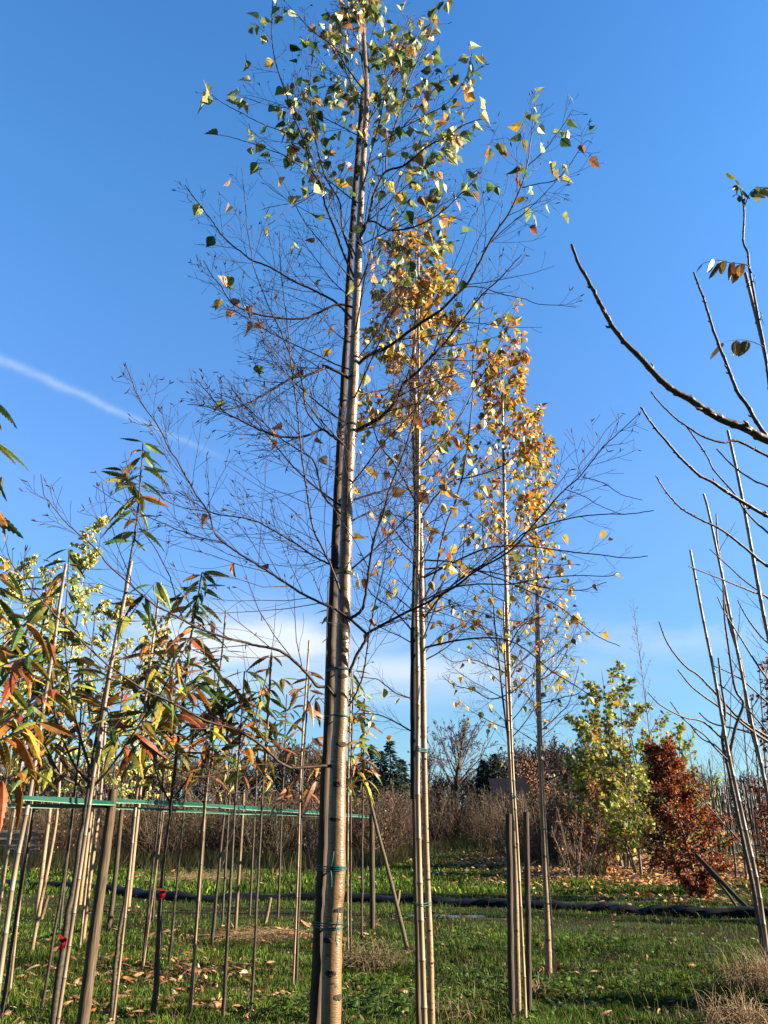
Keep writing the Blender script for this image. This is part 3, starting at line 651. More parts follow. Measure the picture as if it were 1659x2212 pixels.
def lp1(p):
    z = p[2]; x = p[0]
    if z < 3.75 and (p[1] < 3.05 or x < -.75): return 0
    z0 = 4.4 if x < .1 else 4.1
    b = 0.004 if z < z0 else 0.006+(z-z0)*0.085
    return min(b, .062)
birch('b1', 'nearest and thickest birch, brown shiny trunk rising past the top of the picture', T1, 3.2, M['bark1'],
      [b for b in B1], lp1, colz(3.2, 4.6, ([BR, (.35, .15, .06), YE, YG], [4, 3, 2, 1.5]), GREENS), (.050, .074), [(4.3, 6.6, 15, .8, .35, 42), (2.45, 4.3, 22, .75, .6, 25)], 11,
      [(707, 2029), (715, 2099), (733, 2152), (738, 1965), (729, 1875), (721, 1770), (729, 1694), (740, 1609), (749, 1172), (754, 1240), (746, 1380), (748, 1407), (756, 1020), (760, 817), (741, 1463)], 1.75, buds=.35)
pole('s1', 'wooden_stake', [(680, 2212), (690, 1992), (696, 1876), (704, 1659), (711, 1549), (715, 1439), (717, 1373), (722, 1239), (727, 1106), (737, 920), (745, 786), (750, 720), (753, 620), (764, 450), (773, 333), (784, 200)], 3.26, 27, 10,
     'long dark stake bound with green twine to the thickest birch', 'stake', col=(.12, .085, .06), seed=4)
for i, (x, y, lab, lp) in enumerate([(713, 2000, 'lowest green twine tie on the thickest birch', 3), (720, 1876, 'green twine tie above the lowest one on the thickest birch', 3), (727, 1546, 'thin green tie just under the lowest fork of the thickest birch', 2),
        (731, 1446, 'green tie at the fork where the big limb leaves the thickest birch', 3), (737, 1239, 'faint thin tie midway up the thickest birch', 1), (751, 919, 'highest green tie on the thickest birch, below a thick limb', 3)]):
    tie(['b1', 's1'], x, y, lab, lp, .0021, i in (0, 1), i)
# birch 2 ------------------------------------------------------------
T2 = [(932, 2212, 16), (929, 2050, 14), (925, 1950, 13), (920, 1800, 12), (917, 1659, 12), (915, 1560, 13), (914, 1440, 12), (911, 1306, 12), (909, 1180, 12), (906, 1106, 12), (902, 1000, 11), (899, 886, 10), (893, 820, 9), (897, 700, 7), (900, 640, 5), (898, 580, 3), (897, 530, 2)]
B2 = [
 ([(912, 1340), (960, 1280), (1010, 1240), (1060, 1210), (1106, 1176), (1143, 1146), (1239, 1118), (1306, 1111), (1360, 1110), (1412, 1103)], 6, 2.2, -.6, 6),
 ([(912, 1250), (980, 1215), (1050, 1185), (1126, 1179), (1186, 1186), (1240, 1193), (1293, 1198), (1353, 1205), (1400, 1201)], 6, 2.2, -.4, 8),
 ([(912, 1300), (960, 1275), (1020, 1262), (1100, 1262), (1173, 1249), (1246, 1243), (1313, 1245), (1333, 1237)], 5, 2, -.2, 10),
 ([(911, 1230), (980, 1225), (1050, 1235), (1106, 1246), (1140, 1260), (1189, 1271), (1253, 1275), (1280, 1268), (1310, 1257)], 5, 2, .1, 9),
 ([(910, 1210), (980, 1215), (1050, 1240), (1106, 1261), (1160, 1286), (1206, 1309), (1246, 1341), (1293, 1376), (1340, 1396)], 5, 2, -.5, 7),
 ([(913, 1400), (980, 1385), (1050, 1378), (1106, 1386), (1156, 1419), (1186, 1446), (1240, 1479), (1280, 1503), (1320, 1509)], 6, 2.2, -.3, 7),
 ([(912, 1400), (880, 1350), (840, 1310), (800, 1280), (780, 1230)], 5, 2, .1, 11),
 ([(914, 1520), (886, 1508), (853, 1496), (820, 1470), (800, 1465), (780, 1462)], 5, 2, -.1, 6),
 ([(914, 1595), (886, 1578), (853, 1559), (820, 1545), (786, 1541), (758, 1545)], 6, 2, .1, 7),
 ([(916, 1415), (930, 1395), (960, 1370), (1000, 1350), (1040, 1345)], 5, 2, .3, 8),
 ([(913, 1300), (940, 1240), (952, 1180), (965, 1130), (985, 1080), (1003, 1010), (1012, 940), (1022, 850), (1022, 780), (1035, 700), (1038, 620)], 7, 2, .3, 12),
 ([(905, 1010), (930, 985), (960, 950), (1000, 890), (1030, 830), (1060, 780), (1100, 700), (1130, 640)], 5, 2, .2, 10),
 ([(909, 1120), (935, 1080), (975, 1040), (1020, 1030), (1080, 1010), (1110, 985)], 5, 2, -.2, 10),
 ([(904, 1100), (880, 1050), (850, 1000), (820, 960), (800, 900), (790, 830)], 5, 2, .2, 12),
 ([(910, 1200), (880, 1180), (840, 1130), (810, 1110), (790, 1080)], 5, 2, -.2, 10),
]
def lp2(p):
    z = p[2]
    if z < 4.2: return .010
    return min(.115, .02+.09*(z-4.2))
birch('b2', 'second birch in the row, tied to a pale bamboo cane, orange leaves near its top', T2, 5.3, M['bark2'], B2, lp2,
      colz(4.6, 5.9, AUTUMN, ([YG, YE, G2, (.6, .42, .1), OR], [2.5, 4, 1, 2.5, 1.5])), (.055, .078), (2.5, 6.0, 48, .85, .50, 30), 12,
      [(927, 1900), (926, 1820), (930, 1790), (928, 2010), (934, 2080), (931, 2180), (919, 1640), (913, 1470), (926, 2140), (905, 1020)], 1.15, proc_tw=(10, 1))
pole('c2', 'bamboo_cane', [(917, 2212), (912, 2060), (908, 1950), (906, 1860), (903, 1760), (902, 1659), (903, 1560), (902, 1400), (900, 1290), (904, 1180), (904, 1080), (905, 886), (904, 700), (904, 600), (904, 512)], 5.22, 13, 4,
     'pale bamboo cane tied to the second birch, its tip among the orange leaves', 'bamboo cane', 'cane', (.62, .47, .33), seed=3)
pole('s2', 'wooden_stake', [(904, 2212), (902, 2050), (898, 1900), (897, 1800), (895, 1700), (893, 1560), (893, 1400), (894, 1300), (897, 1180), (898, 1106), (893, 930), (886, 800)], 5.38, 12, 8,
     'brown stake behind the bamboo cane of the second birch', 'stake', col=(.19, .14, .08), seed=5)
pole('p2', 'hanging_batten', [(893.5, 1726), (893.5, 1600), (893.5, 1500), (893.5, 1356)], 5.30, 15, 14,
     'dark batten ending in mid air beside the second birch', 'batten', col=(.035, .027, .022), ground=False, seed=6)
for i, (x, y, lab, lp) in enumerate([(913, 1951, 'thin green tie near grass height on the second birch', 2), (913, 1622, 'broad green tie on the second birch, beside the dark batten', 4), (912, 1379, 'green tie on the second birch, among bare twigs', 2), (904, 1065, 'pale wire wound round the second birch under its orange leaves', 4)]):
    tie(['b2', 'c2'] if i else ['b2', 'c2', 's2'], x, y, lab, lp, .0028, False, 10+i)
# birch 3 ------------------------------------------------------------
T3 = [(1121, 2212, 13), (1118, 2100, 12), (1113, 1890, 12), (1108, 1760, 12), (1104, 1659, 12), (1099, 1540, 12), (1096, 1400, 11), (1094, 1250, 10), (1091, 1106, 8), (1088, 1000, 7), (1086, 900, 5), (1085, 820, 3), (1085, 770, 2)]
B3 = [
 ([(1098, 1600), (1090, 1540), (1083, 1480), (1075, 1400), (1068, 1340), (1062, 1250), (1045, 1180), (1040, 1100), (1030, 1020)], 6, 1.6, -.2, 10),
 ([(1096, 1420), (1060, 1380), (1030, 1340), (1000, 1320), (975, 1290)], 4.5, 1.6, .1, 10),
 ([(1097, 1455), (1060, 1440), (1020, 1425), (980, 1430), (950, 1410)], 4.5, 1.6, -.3, 10),
 ([(1099, 1500), (1060, 1510), (1020, 1490), (980, 1480), (955, 1460)], 4, 1.6, .3, 9),
 ([(1100, 1470), (1116, 1440), (1135, 1420), (1160, 1400), (1190, 1380)], 4.5, 1.6, .2, 9),
 ([(1098, 1400), (1120, 1360), (1145, 1340), (1180, 1330)], 4.5, 1.6, -.2, 8),
]
def lp3(p):
    z = p[2]
    return .010 if z < 3.9 else min(.085, .012+.045*(z-3.9))
birch('b3', 'third birch in the row, rising from between the two short dark posts', T3, 7.4, M['bark2'], B3, lp3,
      colz(4.4, 6.4, (AUTUMN[0], [2, 4, 4, 2, .7, 1, .5]), (AUTUMN[0], [1, 4, 4, 4, 1.5, .5, 2])), (.055, .080), (2.2, 6.3, 54, 1.0, .42, 28), 13, [(1113, 1830), (1116, 2010), (1106, 1700)], 1.0, proc_tw=(9, 1), tipr=.0009)
pole('c3', 'bamboo_cane', [(1136, 2212), (1133, 2130), (1126, 1990), (1118, 1830), (1110, 1700), (1105, 1600), (1101, 1480), (1097, 1380), (1092, 1200), (1089, 1060)], 7.3, 7.5, 4,
     'bright bamboo cane tied to the third birch between two dark posts', 'bamboo cane', 'cane', (.68, .55, .36), seed=13)
pole('c3b', 'bamboo_cane', [(1112, 1795), (1106, 1720), (1101, 1620), (1095, 1500), (1090, 1400), (1088, 1300)], 7.36, 5, 4,
     'shorter cane end hanging against the third birch above the dark posts', 'bamboo cane', 'cane', (.6, .48, .34), ground=False, seed=14)
pole('s3a', 'short_post', [(1106, 2212), (1103, 2060), (1101, 1900), (1098, 1758)], 7.25, 14, 12.5, 'short dark wooden post beside the third birch, on the side of the thick birch', 'post', col=(.11, .085, .065), seed=15)
pole('s3b', 'short_post', [(1143, 2190), (1141, 2000), (1138, 1870), (1136, 1754)], 7.55, 13, 12, 'short dark wooden post between the third birch and the fourth birch', 'post', col=(.10, .078, .06), seed=16)
tie(['b3', 'c3'], 1108, 1722, 'green tie on the third birch just above the dark posts', 3, .003, False, 20)
tie(['b3', 'c3'], 1097, 1440, 'thin tie on the third birch among bare twigs', 2, .003, False, 21)
# birch 4 ------------------------------------------------------------
T4 = [(1185, 2082, 15), (1182, 1980, 13), (1178, 1900, 12), (1174, 1800, 11), (1168, 1659, 10), (1165, 1560, 9), (1163, 1450, 8), (1161, 1350, 7), (1159, 1250, 6), (1158, 1120, 4.5), (1157, 1000, 3), (1157, 925, 2)]
B4 = [
 ([(1174, 1690), (1200, 1678), (1225, 1665), (1245, 1650), (1262, 1625), (1275, 1590)], 3.5, 1.4, -.4, 8),
 ([(1166, 1580), (1190, 1560), (1205, 1545), (1228, 1520), (1240, 1480), (1250, 1440)], 3.5, 1.4, 0, 10),
 ([(1163, 1470), (1180, 1462), (1205, 1440), (1225, 1405), (1240, 1370), (1255, 1330)], 4, 1.4, .2, 11),
 ([(1163, 1520), (1190, 1515), (1220, 1505), (1245, 1500), (1270, 1480)], 3.5, 1.4, -.2, 9),
]
birch('b4', 'farthest birch of the row, small yellow leaves, base visible in the grass', T4, 9.75, M['bark2'], B4, lambda p: .014 if p[2] < 3.6 else min(.075, .015+.03*(p[2]-3.6)),
      colz(3.6, 6.0, (AUTUMN[0], [3, 4, 4, 1.5, .5, 2, .4]), (AUTUMN[0], [2, 5, 4, 2, .5, 1, .5])), (.055, .078), (2.0, 6.8, 54, 1.0, .36, 30), 14, [(1183, 2030), (1176, 1850)], 1.0, proc_tw=(9, 1), tipr=.0011)
pole('c4', 'bamboo_cane', [(1198, 2092), (1192, 2000), (1184, 1880), (1177, 1760), (1172, 1659), (1168, 1560), (1165, 1400), (1161, 1250)], 9.65, 6, 4,
     'thin bamboo cane leaning on the farthest birch of the row, foot in leaf litter', 'bamboo cane', 'cane', (.66, .52, .36), seed=17)
pole('s4', 'wooden_stake', [(1165, 1662), (1162, 1560), (1160, 1450), (1158, 1330)], 9.85, 6, 5, 'dark batten tied high on the farthest birch of the row', 'batten', col=(.06, .04, .03), ground=False, seed=18)
tie(['b4', 'c4'], 1180, 1950, 'green tie low on the farthest birch of the row', 2, .003, False, 22)
tie(['b4', 'c4'], 1172, 1790, 'green tie at thicket height on the farthest birch of the row', 2, .003, False, 23)
# ------------------------------------------------------------------ young sweet chestnuts in staked rows
def rowY(x): return 1/(1/6.9+(x-250)/553*(1/13.7-1/6.9))
CGREEN = ([G1, (.08, .15, .025), YG, (.35, .30, .05), OR, BR], [4, 4, 2.4, 1.5, 1, .8])
CMIX = ([(.07, .12, .02), (.27, .26, .03), (.48, .34, .04), (.55, .26, .03), (.46, .16, .025), (.28, .10, .025), (.32, .07, .02)], [2.4, 3.2, 2.6, 2.4, 3, 2, 1.2])
CBROWN = ([BR, (.36, .16, .07), (.45, .24, .12), OR], [4, 4, 3, 2])
def chest_leaves(mb, pos, out, R, size, cols):
    n = len(pos)
    if n == 0: return
    k = R.integers(0, 3, n); f = out+R.normal(0, .12, out.shape)
    for j, (tv, tf) in enumerate(CHEST):
        s = k == j; m = s.sum(); sc = R.uniform(*size, m)
        if m: mb.inst(tv, tf, pos[s], bases(f[s], R, jit=.38), np.stack([sc*R.uniform(.85, 1.2, m), sc, sc*R.uniform(.6, 1.5, m)], 1), 0, cols[s])
def leafy(lb, pts, R, spacing, size, cols, zc, s0=.1, droop=.26, grad=None):
    seg = np.linalg.norm(np.diff(pts, axis=0), axis=1); cum = np.concatenate([[0], np.cumsum(seg)]); L = cum[-1]
    n = max(1, int((1-s0)*L/spacing)); P_, O_ = [], []
    for j in range(n+2):
        s = L if j >= n else (s0+(1-s0)*(j+R.random())/n)*L
        p = np.array([np.interp(s, cum, pts[:, i]) for i in range(3)]); t = unit(pts[-1]-pts[0]) if j >= n else unit(np.array([np.interp(min(s+.02, L), cum, pts[:, i])-np.interp(max(s-.02, 0), cum, pts[:, i]) for i in range(3)]))
        az = j*math.pi+R.normal(0, .5) if abs(t[2]) < .8 else j*2.4+R.normal(0, .4)
        a = unit(np.cross(t, [0, 0, 1.])) if abs(t[2]) < .98 else np.array([1., 0, 0]); b = np.cross(a, t)
        side = a*math.cos(az)+b*math.sin(az) if abs(t[2]) >= .8 else a*(1 if j % 2 else -1)*R.uniform(.6, 1)+np.array([0, 0, 1])*R.normal(0, .2)
        o = unit(side+t*R.uniform(.2, .7)); o[2] = o[2]*.6-droop; P_.append(p); O_.append(unit(o))
    P_, O_ = np.array(P_), np.array(O_)
    C = pick(*cols, len(P_), R)
    if grad is not None:
        u = (P_[:, 2]-grad[0])/(grad[1]-grad[0])+R.normal(0, .25, len(P_)); g = R.random(len(P_)) < u; C[g] = pick(*CGREEN, int(g.sum()), R)
    chest_leaves(lb, P_, O_, R, size, C)
def chestnut(label, pts, Y, w0, w1, traced, nproc, z0, cols=CMIX, size=(.18, .28), seed=0, spacing=.07, blen=.6, grad=(2.2, 3.4), leader=.6, barkc=None, ground=True):
    R = np.random.default_rng(seed); a, r = trace(pts, Y, Y, w0, w1)
    if ground: a, r = to_ground(a, r)
    key = 'c%d' % seed; REG[key] = (a, r); o0 = a[0]
    root = empty('chestnut_sapling', o0, label, 'young tree', 'young staked chestnut trees in rows')
    mb = MB(); r2 = r*(1+R.normal(0, .05, len(r))); a2 = a.copy(); a2[:, :2] += R.normal(0, .15, (len(a), 2))*r[:, None]
    mb.tubes(a2[None], r2[None], 9, 0); mb.build('trunk', [barkc or M['cbark']], root, o0)
    top = a[a[:, 2] > max(z0, a[-1][2]-leader)]
    if len(top) > 2:
        lb = MB(); leafy(lb, top, R, spacing*.8, size, cols, 0, 0, grad=grad); lb.build('foliage', [M['cleaf']], root, o0)
    def bough(pp, rr, s0=.15):
        mb = MB(); mb.tubes(pp[None], rr[None], 6, 0); b = mb.build('branch', [M['cbark']], root, o0)
        lb = MB(); leafy(lb, pp, R, spacing, size, cols, 0, s0, grad=grad); lb.build('foliage', [M['cleaf']], b, o0)
    for p, wa, wb, dY in traced:
        pp, rr = trace(p, Y, Y+dY, wa, wb, 4); bough(pp, rr, .3)
    for j in range(nproc):
        f = (j+R.uniform(.2, .8))/nproc; z = z0+(a[-1][2]-.25-z0)*f; c, rad = at_z(key, z); az = j*2.4+seed+R.normal(0, .4)
        L = blen*(1.1-.65*f)*R.uniform(.7, 1.15); el = math.radians(R.uniform(32, 58)); d = np.array([math.cos(az)*math.cos(el), math.sin(az)*math.cos(el), math.sin(el)])
        pp = [c]; 
        for i in range(5): d = unit(d+[0, 0, .07]+R.normal(0, .07, 3)); pp.append(pp[-1]+d*L/5)
        bough(np.array(pp), np.linspace(max(.003, rad*.45), .0018, 6), .2)
    return key
CPALE = (.42, .36, .28)
# front tree with its tall cane
chestnut('young chestnut with a red ribbon low on its dark trunk and a tall pale cane', [(113, 2212), (134, 2060), (155, 1935), (176, 1800), (190, 1720), (197, 1659), (214, 1570), (238, 1440), (264, 1310), (283, 1200), (295, 1130), (302, 1050), (307, 990), (309, 955)], 6.4, 16, 2.5,
    [([(191, 1670), (191, 1651), (173, 1591), (154, 1502), (142, 1409), (141, 1339), (146, 1260), (149, 1186)], 7, 2, .2),
     ([(191, 1690), (163, 1656), (140, 1607), (121, 1549), (114, 1490), (110, 1420), (107, 1350), (112, 1290)], 6, 2, -.4),
     ([(189, 1702), (140, 1682), (93, 1640), (58, 1584), (30, 1542), (0, 1518)], 6, 2, -.6),
     ([(131, 1676), (100, 1616), (77, 1560), (61, 1495), (51, 1420)], 4, 2, -.5),
     ([(192, 1710), (233, 1665), (275, 1605), (310, 1551), (345, 1500), (378, 1439), (403, 1393), (417, 1359)], 6, 2, -.3),
     ([(196, 1700), (252, 1651), (310, 1598), (364, 1551), (420, 1480)], 5, 2, .5)], 2, 2.3, seed=101, spacing=.042, leader=1.1, size=(.17, .26), grad=(2.4, 3.3), cols=CMIX)
pole('cA', 'bamboo_cane', [(124, 2212), (165, 1935), (200, 1690), (219, 1570), (243, 1420), (264, 1319), (284, 1213)], 6.33, 9, 8, 'tall pale cane beside the chestnut that has a red ribbon on its dark trunk', 'bamboo cane', 'cane', (.36, .29, .22), 'canes beside the young chestnuts', seed=31)
pole('cB', 'bamboo_cane', [(0, 2105), (30, 1892), (63, 1726), (77, 1639), (97, 1506), (117, 1393), (130, 1293), (143, 1219)], 6.0, 12, 7, 'thick grey cane nearest the edge of the orchard, its cut top above brown leaves', 'bamboo cane', 'cane', (.36, .31, .26), 'canes beside the young chestnuts', seed=32)
chestnut('chestnut sapling with light bark between the thick grey cane and the fat post', [(3, 2192), (30, 2020), (57, 1846), (71, 1759), (83, 1659), (90, 1560), (92, 1440), (96, 1330), (100, 1250)], 7.4, 9, 3, [], 9, 1.75, seed=102, spacing=.05, blen=.7)
pole('postA', 'wooden_post', [(178, 2212), (200, 2045), (222, 1880), (236, 1780), (245, 1705)], 6.9, 27, 19, 'fat weathered post holding up the near end of the green tape', 'post', col=(.17, .125, .08), seed=33)
pole('postB', 'wooden_post', [(235, 2006), (245, 1930), (258, 1800), (266, 1720)], 13.3, 11, 9, 'thin weathered post standing far behind the fat post', 'post', col=(.13, .10, .06), seed=34)
chestnut('pale straight sapling rooted in brown leaves before the ribboned chestnut', [(90, 2179), (110, 2060), (143, 1859), (163, 1692), (172, 1600), (176, 1500), (180, 1420)], 7.8, 7.5, 3, [], 7, 1.8, seed=103)
# a young peeling birch among them and its neighbour
for i, (pp, Yb, lab) in enumerate([([(68, 2059), (84, 1970), (100, 1892), (112, 1830), (123, 1760), (130, 1660), (135, 1560)], 11, 'thin orange-yellow trunk standing in the grass near the wood pile'), ([(180, 2030), (190, 1940), (200, 1859), (213, 1759), (222, 1660), (228, 1560)], 12, 'thin orange-yellow trunk just behind the fat weathered post')]):
    R = np.random.default_rng(40+i); a, r = trace(pp, Yb, Yb, 9, 5); a, r = to_ground(a, r); root = empty('birch_sapling', a[0], lab, 'young tree')
    mb = MB(); mb.tubes(a[None], (r*(1+R.normal(0, .08, len(r))))[None], 9, 0); mb.build('trunk', [M['bark2']], root, a[0])
    tw = Twigs(); sprout(tw, a[len(a)//2:], r[len(a)//2:], 8, R, 1, lf=.6); mb = MB(); tw.flush(mb); b = mb.build('crown', [M['twig']], root, a[0])
chestnut('chestnut sapling standing close behind the fat weathered post', [(240, 2212), (252, 2050), (267, 1959), (280, 1866), (290, 1760), (302, 1659), (313, 1560), (320, 1450), (322, 1380)], 7.35, 10, 3, [], 8, 1.75, seed=104, spacing=.05)
pole('cC', 'bamboo_cane', [(245, 2205), (272, 1960), (303, 1639), (313, 1523), (328, 1406), (347, 1259)], 7.3, 6, 5.5, 'pale cane with a clean cut top just beyond the ribboned chestnut', 'bamboo cane', 'cane', (.40, .33, .24), 'canes beside the young chestnuts', seed=35)
chestnut('chestnut sapling with a knotted red ribbon at grass edge height', [(328, 2212), (340, 2080), (347, 1942), (354, 1859), (363, 1800), (370, 1742), (377, 1659), (392, 1540), (413, 1373), (430, 1273), (437, 1236)], 7.55, 13, 3,
    [([(374, 1725), (400, 1690), (430, 1650), (455, 1600), (470, 1550)], 5, 2, -.2), ([(368, 1735), (345, 1690), (330, 1640), (322, 1580)], 5, 2, .2)], 9, 2.0, seed=105, spacing=.045, leader=1.0, grad=(2.2, 3.2))
for i, (bx, by, tx, ty, nx, ny, Y_s, w, lab) in enumerate([
   (305, 2102, 353, 1659, 366, 1500, 9.75, 6, 'slim sapling between the fat post and the red-ribbon sapling'),
   (365, 2085, 403, 1692, 418, 1500, 10.2, 6.5, 'slim sapling just beyond the knotted red ribbon'),
   (410, 2212, 447, 1659, 480, 1406, 7.6, 9, 'sapling with a dark lower trunk and hanging brown leaves at its waist'),
   (457, 2045, 487, 1726, 500, 1560, 11.7, 8, 'grey sapling with its foot in a heap of dead leaves'),
   (480, 2212, 513, 1659, 528, 1450, 7.5, 9, 'tall pale sapling whose trunk passes before the plastic barrier next to a stub stake'),
   (542, 2192, 570, 1659, 585, 1416, 7.8, 7, 'thin sapling with long orange leaves low down, next to the dead-leaf heap'),
   (640, 2126, 654, 1659, 668, 1450, 9.0, 7, 'sapling with shrivelled brown leaves bunched at tape height'),
   (757, 2059, 758, 1659, 762, 1450, 11.1, 5.5, 'sapling just beyond the thickest birch, narrow column of orange leaves'),
   (781, 2042, 784, 1659, 787, 1500, 11.8, 5.5, 'last sapling before the slanting brace pole')]):
    n = 5; pp = [(bx+(tx-bx)*u, by+(ty-by)*u) for u in np.linspace(0, 1, n)]+[((tx+nx)/2+1, (ty+ny)/2), (nx, ny)]
    brown = 'shrivelled' in lab
    chestnut(lab, pp, Y_s, w, 3, [], [6, 6, 7, 5, 7, 6, 9, 9, 9][i], 1.75 if not brown else 1.6, seed=110+i, spacing=.075 if i < 6 else .072, blen=[.5, .5, .6, .5, .6, .55, .3, .34, .34][i],
             cols=CBROWN if brown else CMIX, grad=None if brown else ((2.0, 3.2) if i < 6 else (2.3, 3.6)), size=(.17, .27))
for i, (pts, Yc, w, lab) in enumerate([
   ([(457, 1659), (467, 1523), (480, 1406), (488, 1319)], 7.5, 4.5, 'thin cane end rising over orange leaves before the white cloud bank'),
   ([(415, 2140), (433, 1890), (447, 1700), (457, 1640)], 7.5, 4.5, 'pale cane along the sapling with hanging brown leaves'),
   ([(633, 2126), (643, 1892), (650, 1659), (660, 1500), (668, 1383)], 8.9, 5, 'white cane along the sapling with shrivelled brown leaves'),
   ([(752, 2056), (751, 1900), (753, 1659), (760, 1450)], 11.0, 4, 'thin pale cane right beside the edge of the thickest birch'),
   ([(316, 2040), (340, 1860), (365, 1659), (378, 1560)], 10.0, 4, 'faint cane between the slim saplings beyond the fat post'),
   ([(172, 2050), (195, 1830), (209, 1700), (228, 1500)], 11.5, 5, 'cane running up next to the orange-yellow trunk behind the fat post'),
   ([(20, 2150), (48, 1900), (70, 1730), (88, 1600), (105, 1450)], 8.5, 6, 'pale cane crossing close to the thick grey cane'),
   ([(508, 2012), (520, 1826), (527, 1706)], 13.0, 8, 'pale upright stake beyond the dead-leaf heap'),
   ([(0, 1960), (14, 1860), (30, 1760), (45, 1660), (60, 1560)], 11.5, 7, 'weathered cane in front of the wood pile'),
   ([(573, 1660), (580, 1540), (588, 1410)], 7.8, 4, 'cane tip among orange leaves beside the low limb of the thickest birch')]):
    pole('cx%d' % i, 'bamboo_cane', pts, Yc, w, w*.8, lab, 'bamboo cane', 'cane' if i != 7 else 'stake', (.42, .33, .23) if i != 7 else (.30, .24, .15), 'canes beside the young chestnuts', ground=i not in (0, 9), seed=60+i)
# end post, slanting brace, stub stakes
pole('postE', 'wooden_post', [(805, 2022), (804, 1900), (803, 1757)], 13.4, 12, 11.5, 'end post where the green tape stops, beside the slanting brace', 'post', col=(.12, .105, .06), seed=36)
pole('brace', 'brace_pole', [(882, 2060), (868, 2000), (838, 1880), (810, 1775), (793, 1700)], 11.4, 10, 7, 'long slanting brace pole leaning against the end post of the tape', 'brace pole', col=(.19, .15, .09), Y1=13.3, seed=37)
for i, (pts, lab) in enumerate([([(573, 1996), (584, 1939)], 'short leaning stub stake near the dead-leaf heap'), ([(858, 1955), (862, 1922)], 'short forked stub stake touching the slanting brace'), ([(320, 1976), (331, 1934)], 'short leaning stub stake just before the knotted red ribbon'), ([(90, 1985), (104, 1934)], 'short leaning stub stake beside the orange-yellow trunk nearest the wood pile')]):
    pole('stub%d' % i, 'stub_stake', pts, gd(pts[0][1]), 8, 8, lab, 'stake', col=(.36, .28, .17), group='short stub stakes in the grass', seed=70+i)
# ribbons
for x, y, Yr, lab, sc in [(350, 1926, 7.5, 'red ribbon knotted round a sapling with two short ends', 1.0), (136, 2030, 6.35, 'red ribbon with a long tail hanging on the dark trunk', 1.25)]:
    q, m = P(x, y, Yr); R = np.random.default_rng(int(x)); mb = MB(); th = np.linspace(0, 2*math.pi, 15); sc *= .28; rad = .024
    band = np.stack([q[0]+rad*np.cos(th), Yr+.0+rad*np.sin(th), np.full(15, q[2])], 1)
    for z, (dx, dz) in enumerate([(0, 0)]):
        V = np.vstack([band+[0, 0, .012], band-[0, 0, .012]]); mb.add(V, [[i, i+1, i+16, i+15] for i in range(14)])
    for dx, dz, s in [(.07*sc*2, .01, 1), (-.01, -.09*sc*2, -1), (.02, -.05, 1), (-.02, .05*sc*2, 1)]:
        c = crom([q+[.02, -rad, 0], q+[.02+dx*.5, -rad-.02, dz*.4], q+[dx, -rad-.01, dz]], 4); wv = np.array([.002, .004, .011]) if abs(dx) > abs(dz) else np.array([.013, .004, .001])
        V = np.vstack([c+wv, c-wv]); n = len(c); mb.add(V, [[i, i+1, n+i+1, n+i] for i in range(n-1)])
    tag(mb.build('ribbon', [M['ribbon']], None, q), lab, 'ribbon')
# green tape along the rows: a flat band with its lower edge folded outwards
def tape(pts, Ys, wm, label, seed, drop=.0):
    wm *= .78
    R = np.random.default_rng(seed); c = crom([P(x, y, Y)[0] for (x, y), Y in zip(pts, Ys)], 8); n = len(c); t = np.gradient(c, axis=0); t /= np.linalg.norm(t, axis=1, keepdims=True)
    nrm = np.cross(t, [0, 0, 1.]); nrm /= np.linalg.norm(nrm, axis=1, keepdims=True); nrm *= np.where(nrm[:, 1:2] > 0, -1, 1)
    s = np.arange(n); tw = .18*np.sin(s*.42+seed)+.08*np.sin(s*1.1); w = wm*(.9+.14*np.sin(s*.5+seed)); up = np.array([0, 0, 1.])*np.cos(tw)[:, None]+nrm*np.sin(tw)[:, None]
    rows = [c+up*(w*.5)[:, None], c-up*(w*.06)[:, None]+nrm*.001, c-up*(w*.30)[:, None], c-up*(w*.42)[:, None]+nrm*(w*.35)[:, None]]
    V = np.concatenate(rows); i = np.arange(n-1); mb = MB()
    for k in range(3):
        f = np.stack([k*n+i, k*n+i+1, (k+1)*n+i+1, (k+1)*n+i], 1); mb.add(V if k == 0 else np.zeros((0, 3)), f if k == 0 else f-mb.n, 0, (.005, .075, .045) if k < 2 else (.36, .44, .30))  # folded edge coloured pale to add to the sunlight it catches
    tag(mb.build('plastic_tape', [M['tape']], None, c[0]), label, 'tape')
YA = lambda x: 1/(.1449+(250-x)*.00013)
tape([(-260, 1716), (-130, 1719), (0, 1722), (120, 1728), (248, 1736)], [YA(x) for x in (-260, -130, 0, 120, 248)], .060, 'green tape running from the fat post out of the picture, upper band', 1)
tape([(-260, 1740), (-130, 1740), (0, 1741), (120, 1742), (248, 1743)], [YA(x)+.12 for x in (-260, -130, 0, 120, 248)], .045, 'narrower green tape just below the upper band near the fat post', 2)
BX = [250, 360, 460, 553, 633, 686, 753, 803]
tape(list(zip(BX, [1730, 1735, 1741, 1747, 1752, 1756, 1761, 1765])), [rowY(x) for x in BX], .062, 'long green tape from the fat post to the end post, upper band', 3)
tape(list(zip(BX, [1745, 1750, 1755, 1758, 1760, 1762, 1764, 1767])), [rowY(x)+.15 for x in BX], .038, 'long thin green tape just under the upper band between the two posts', 4)
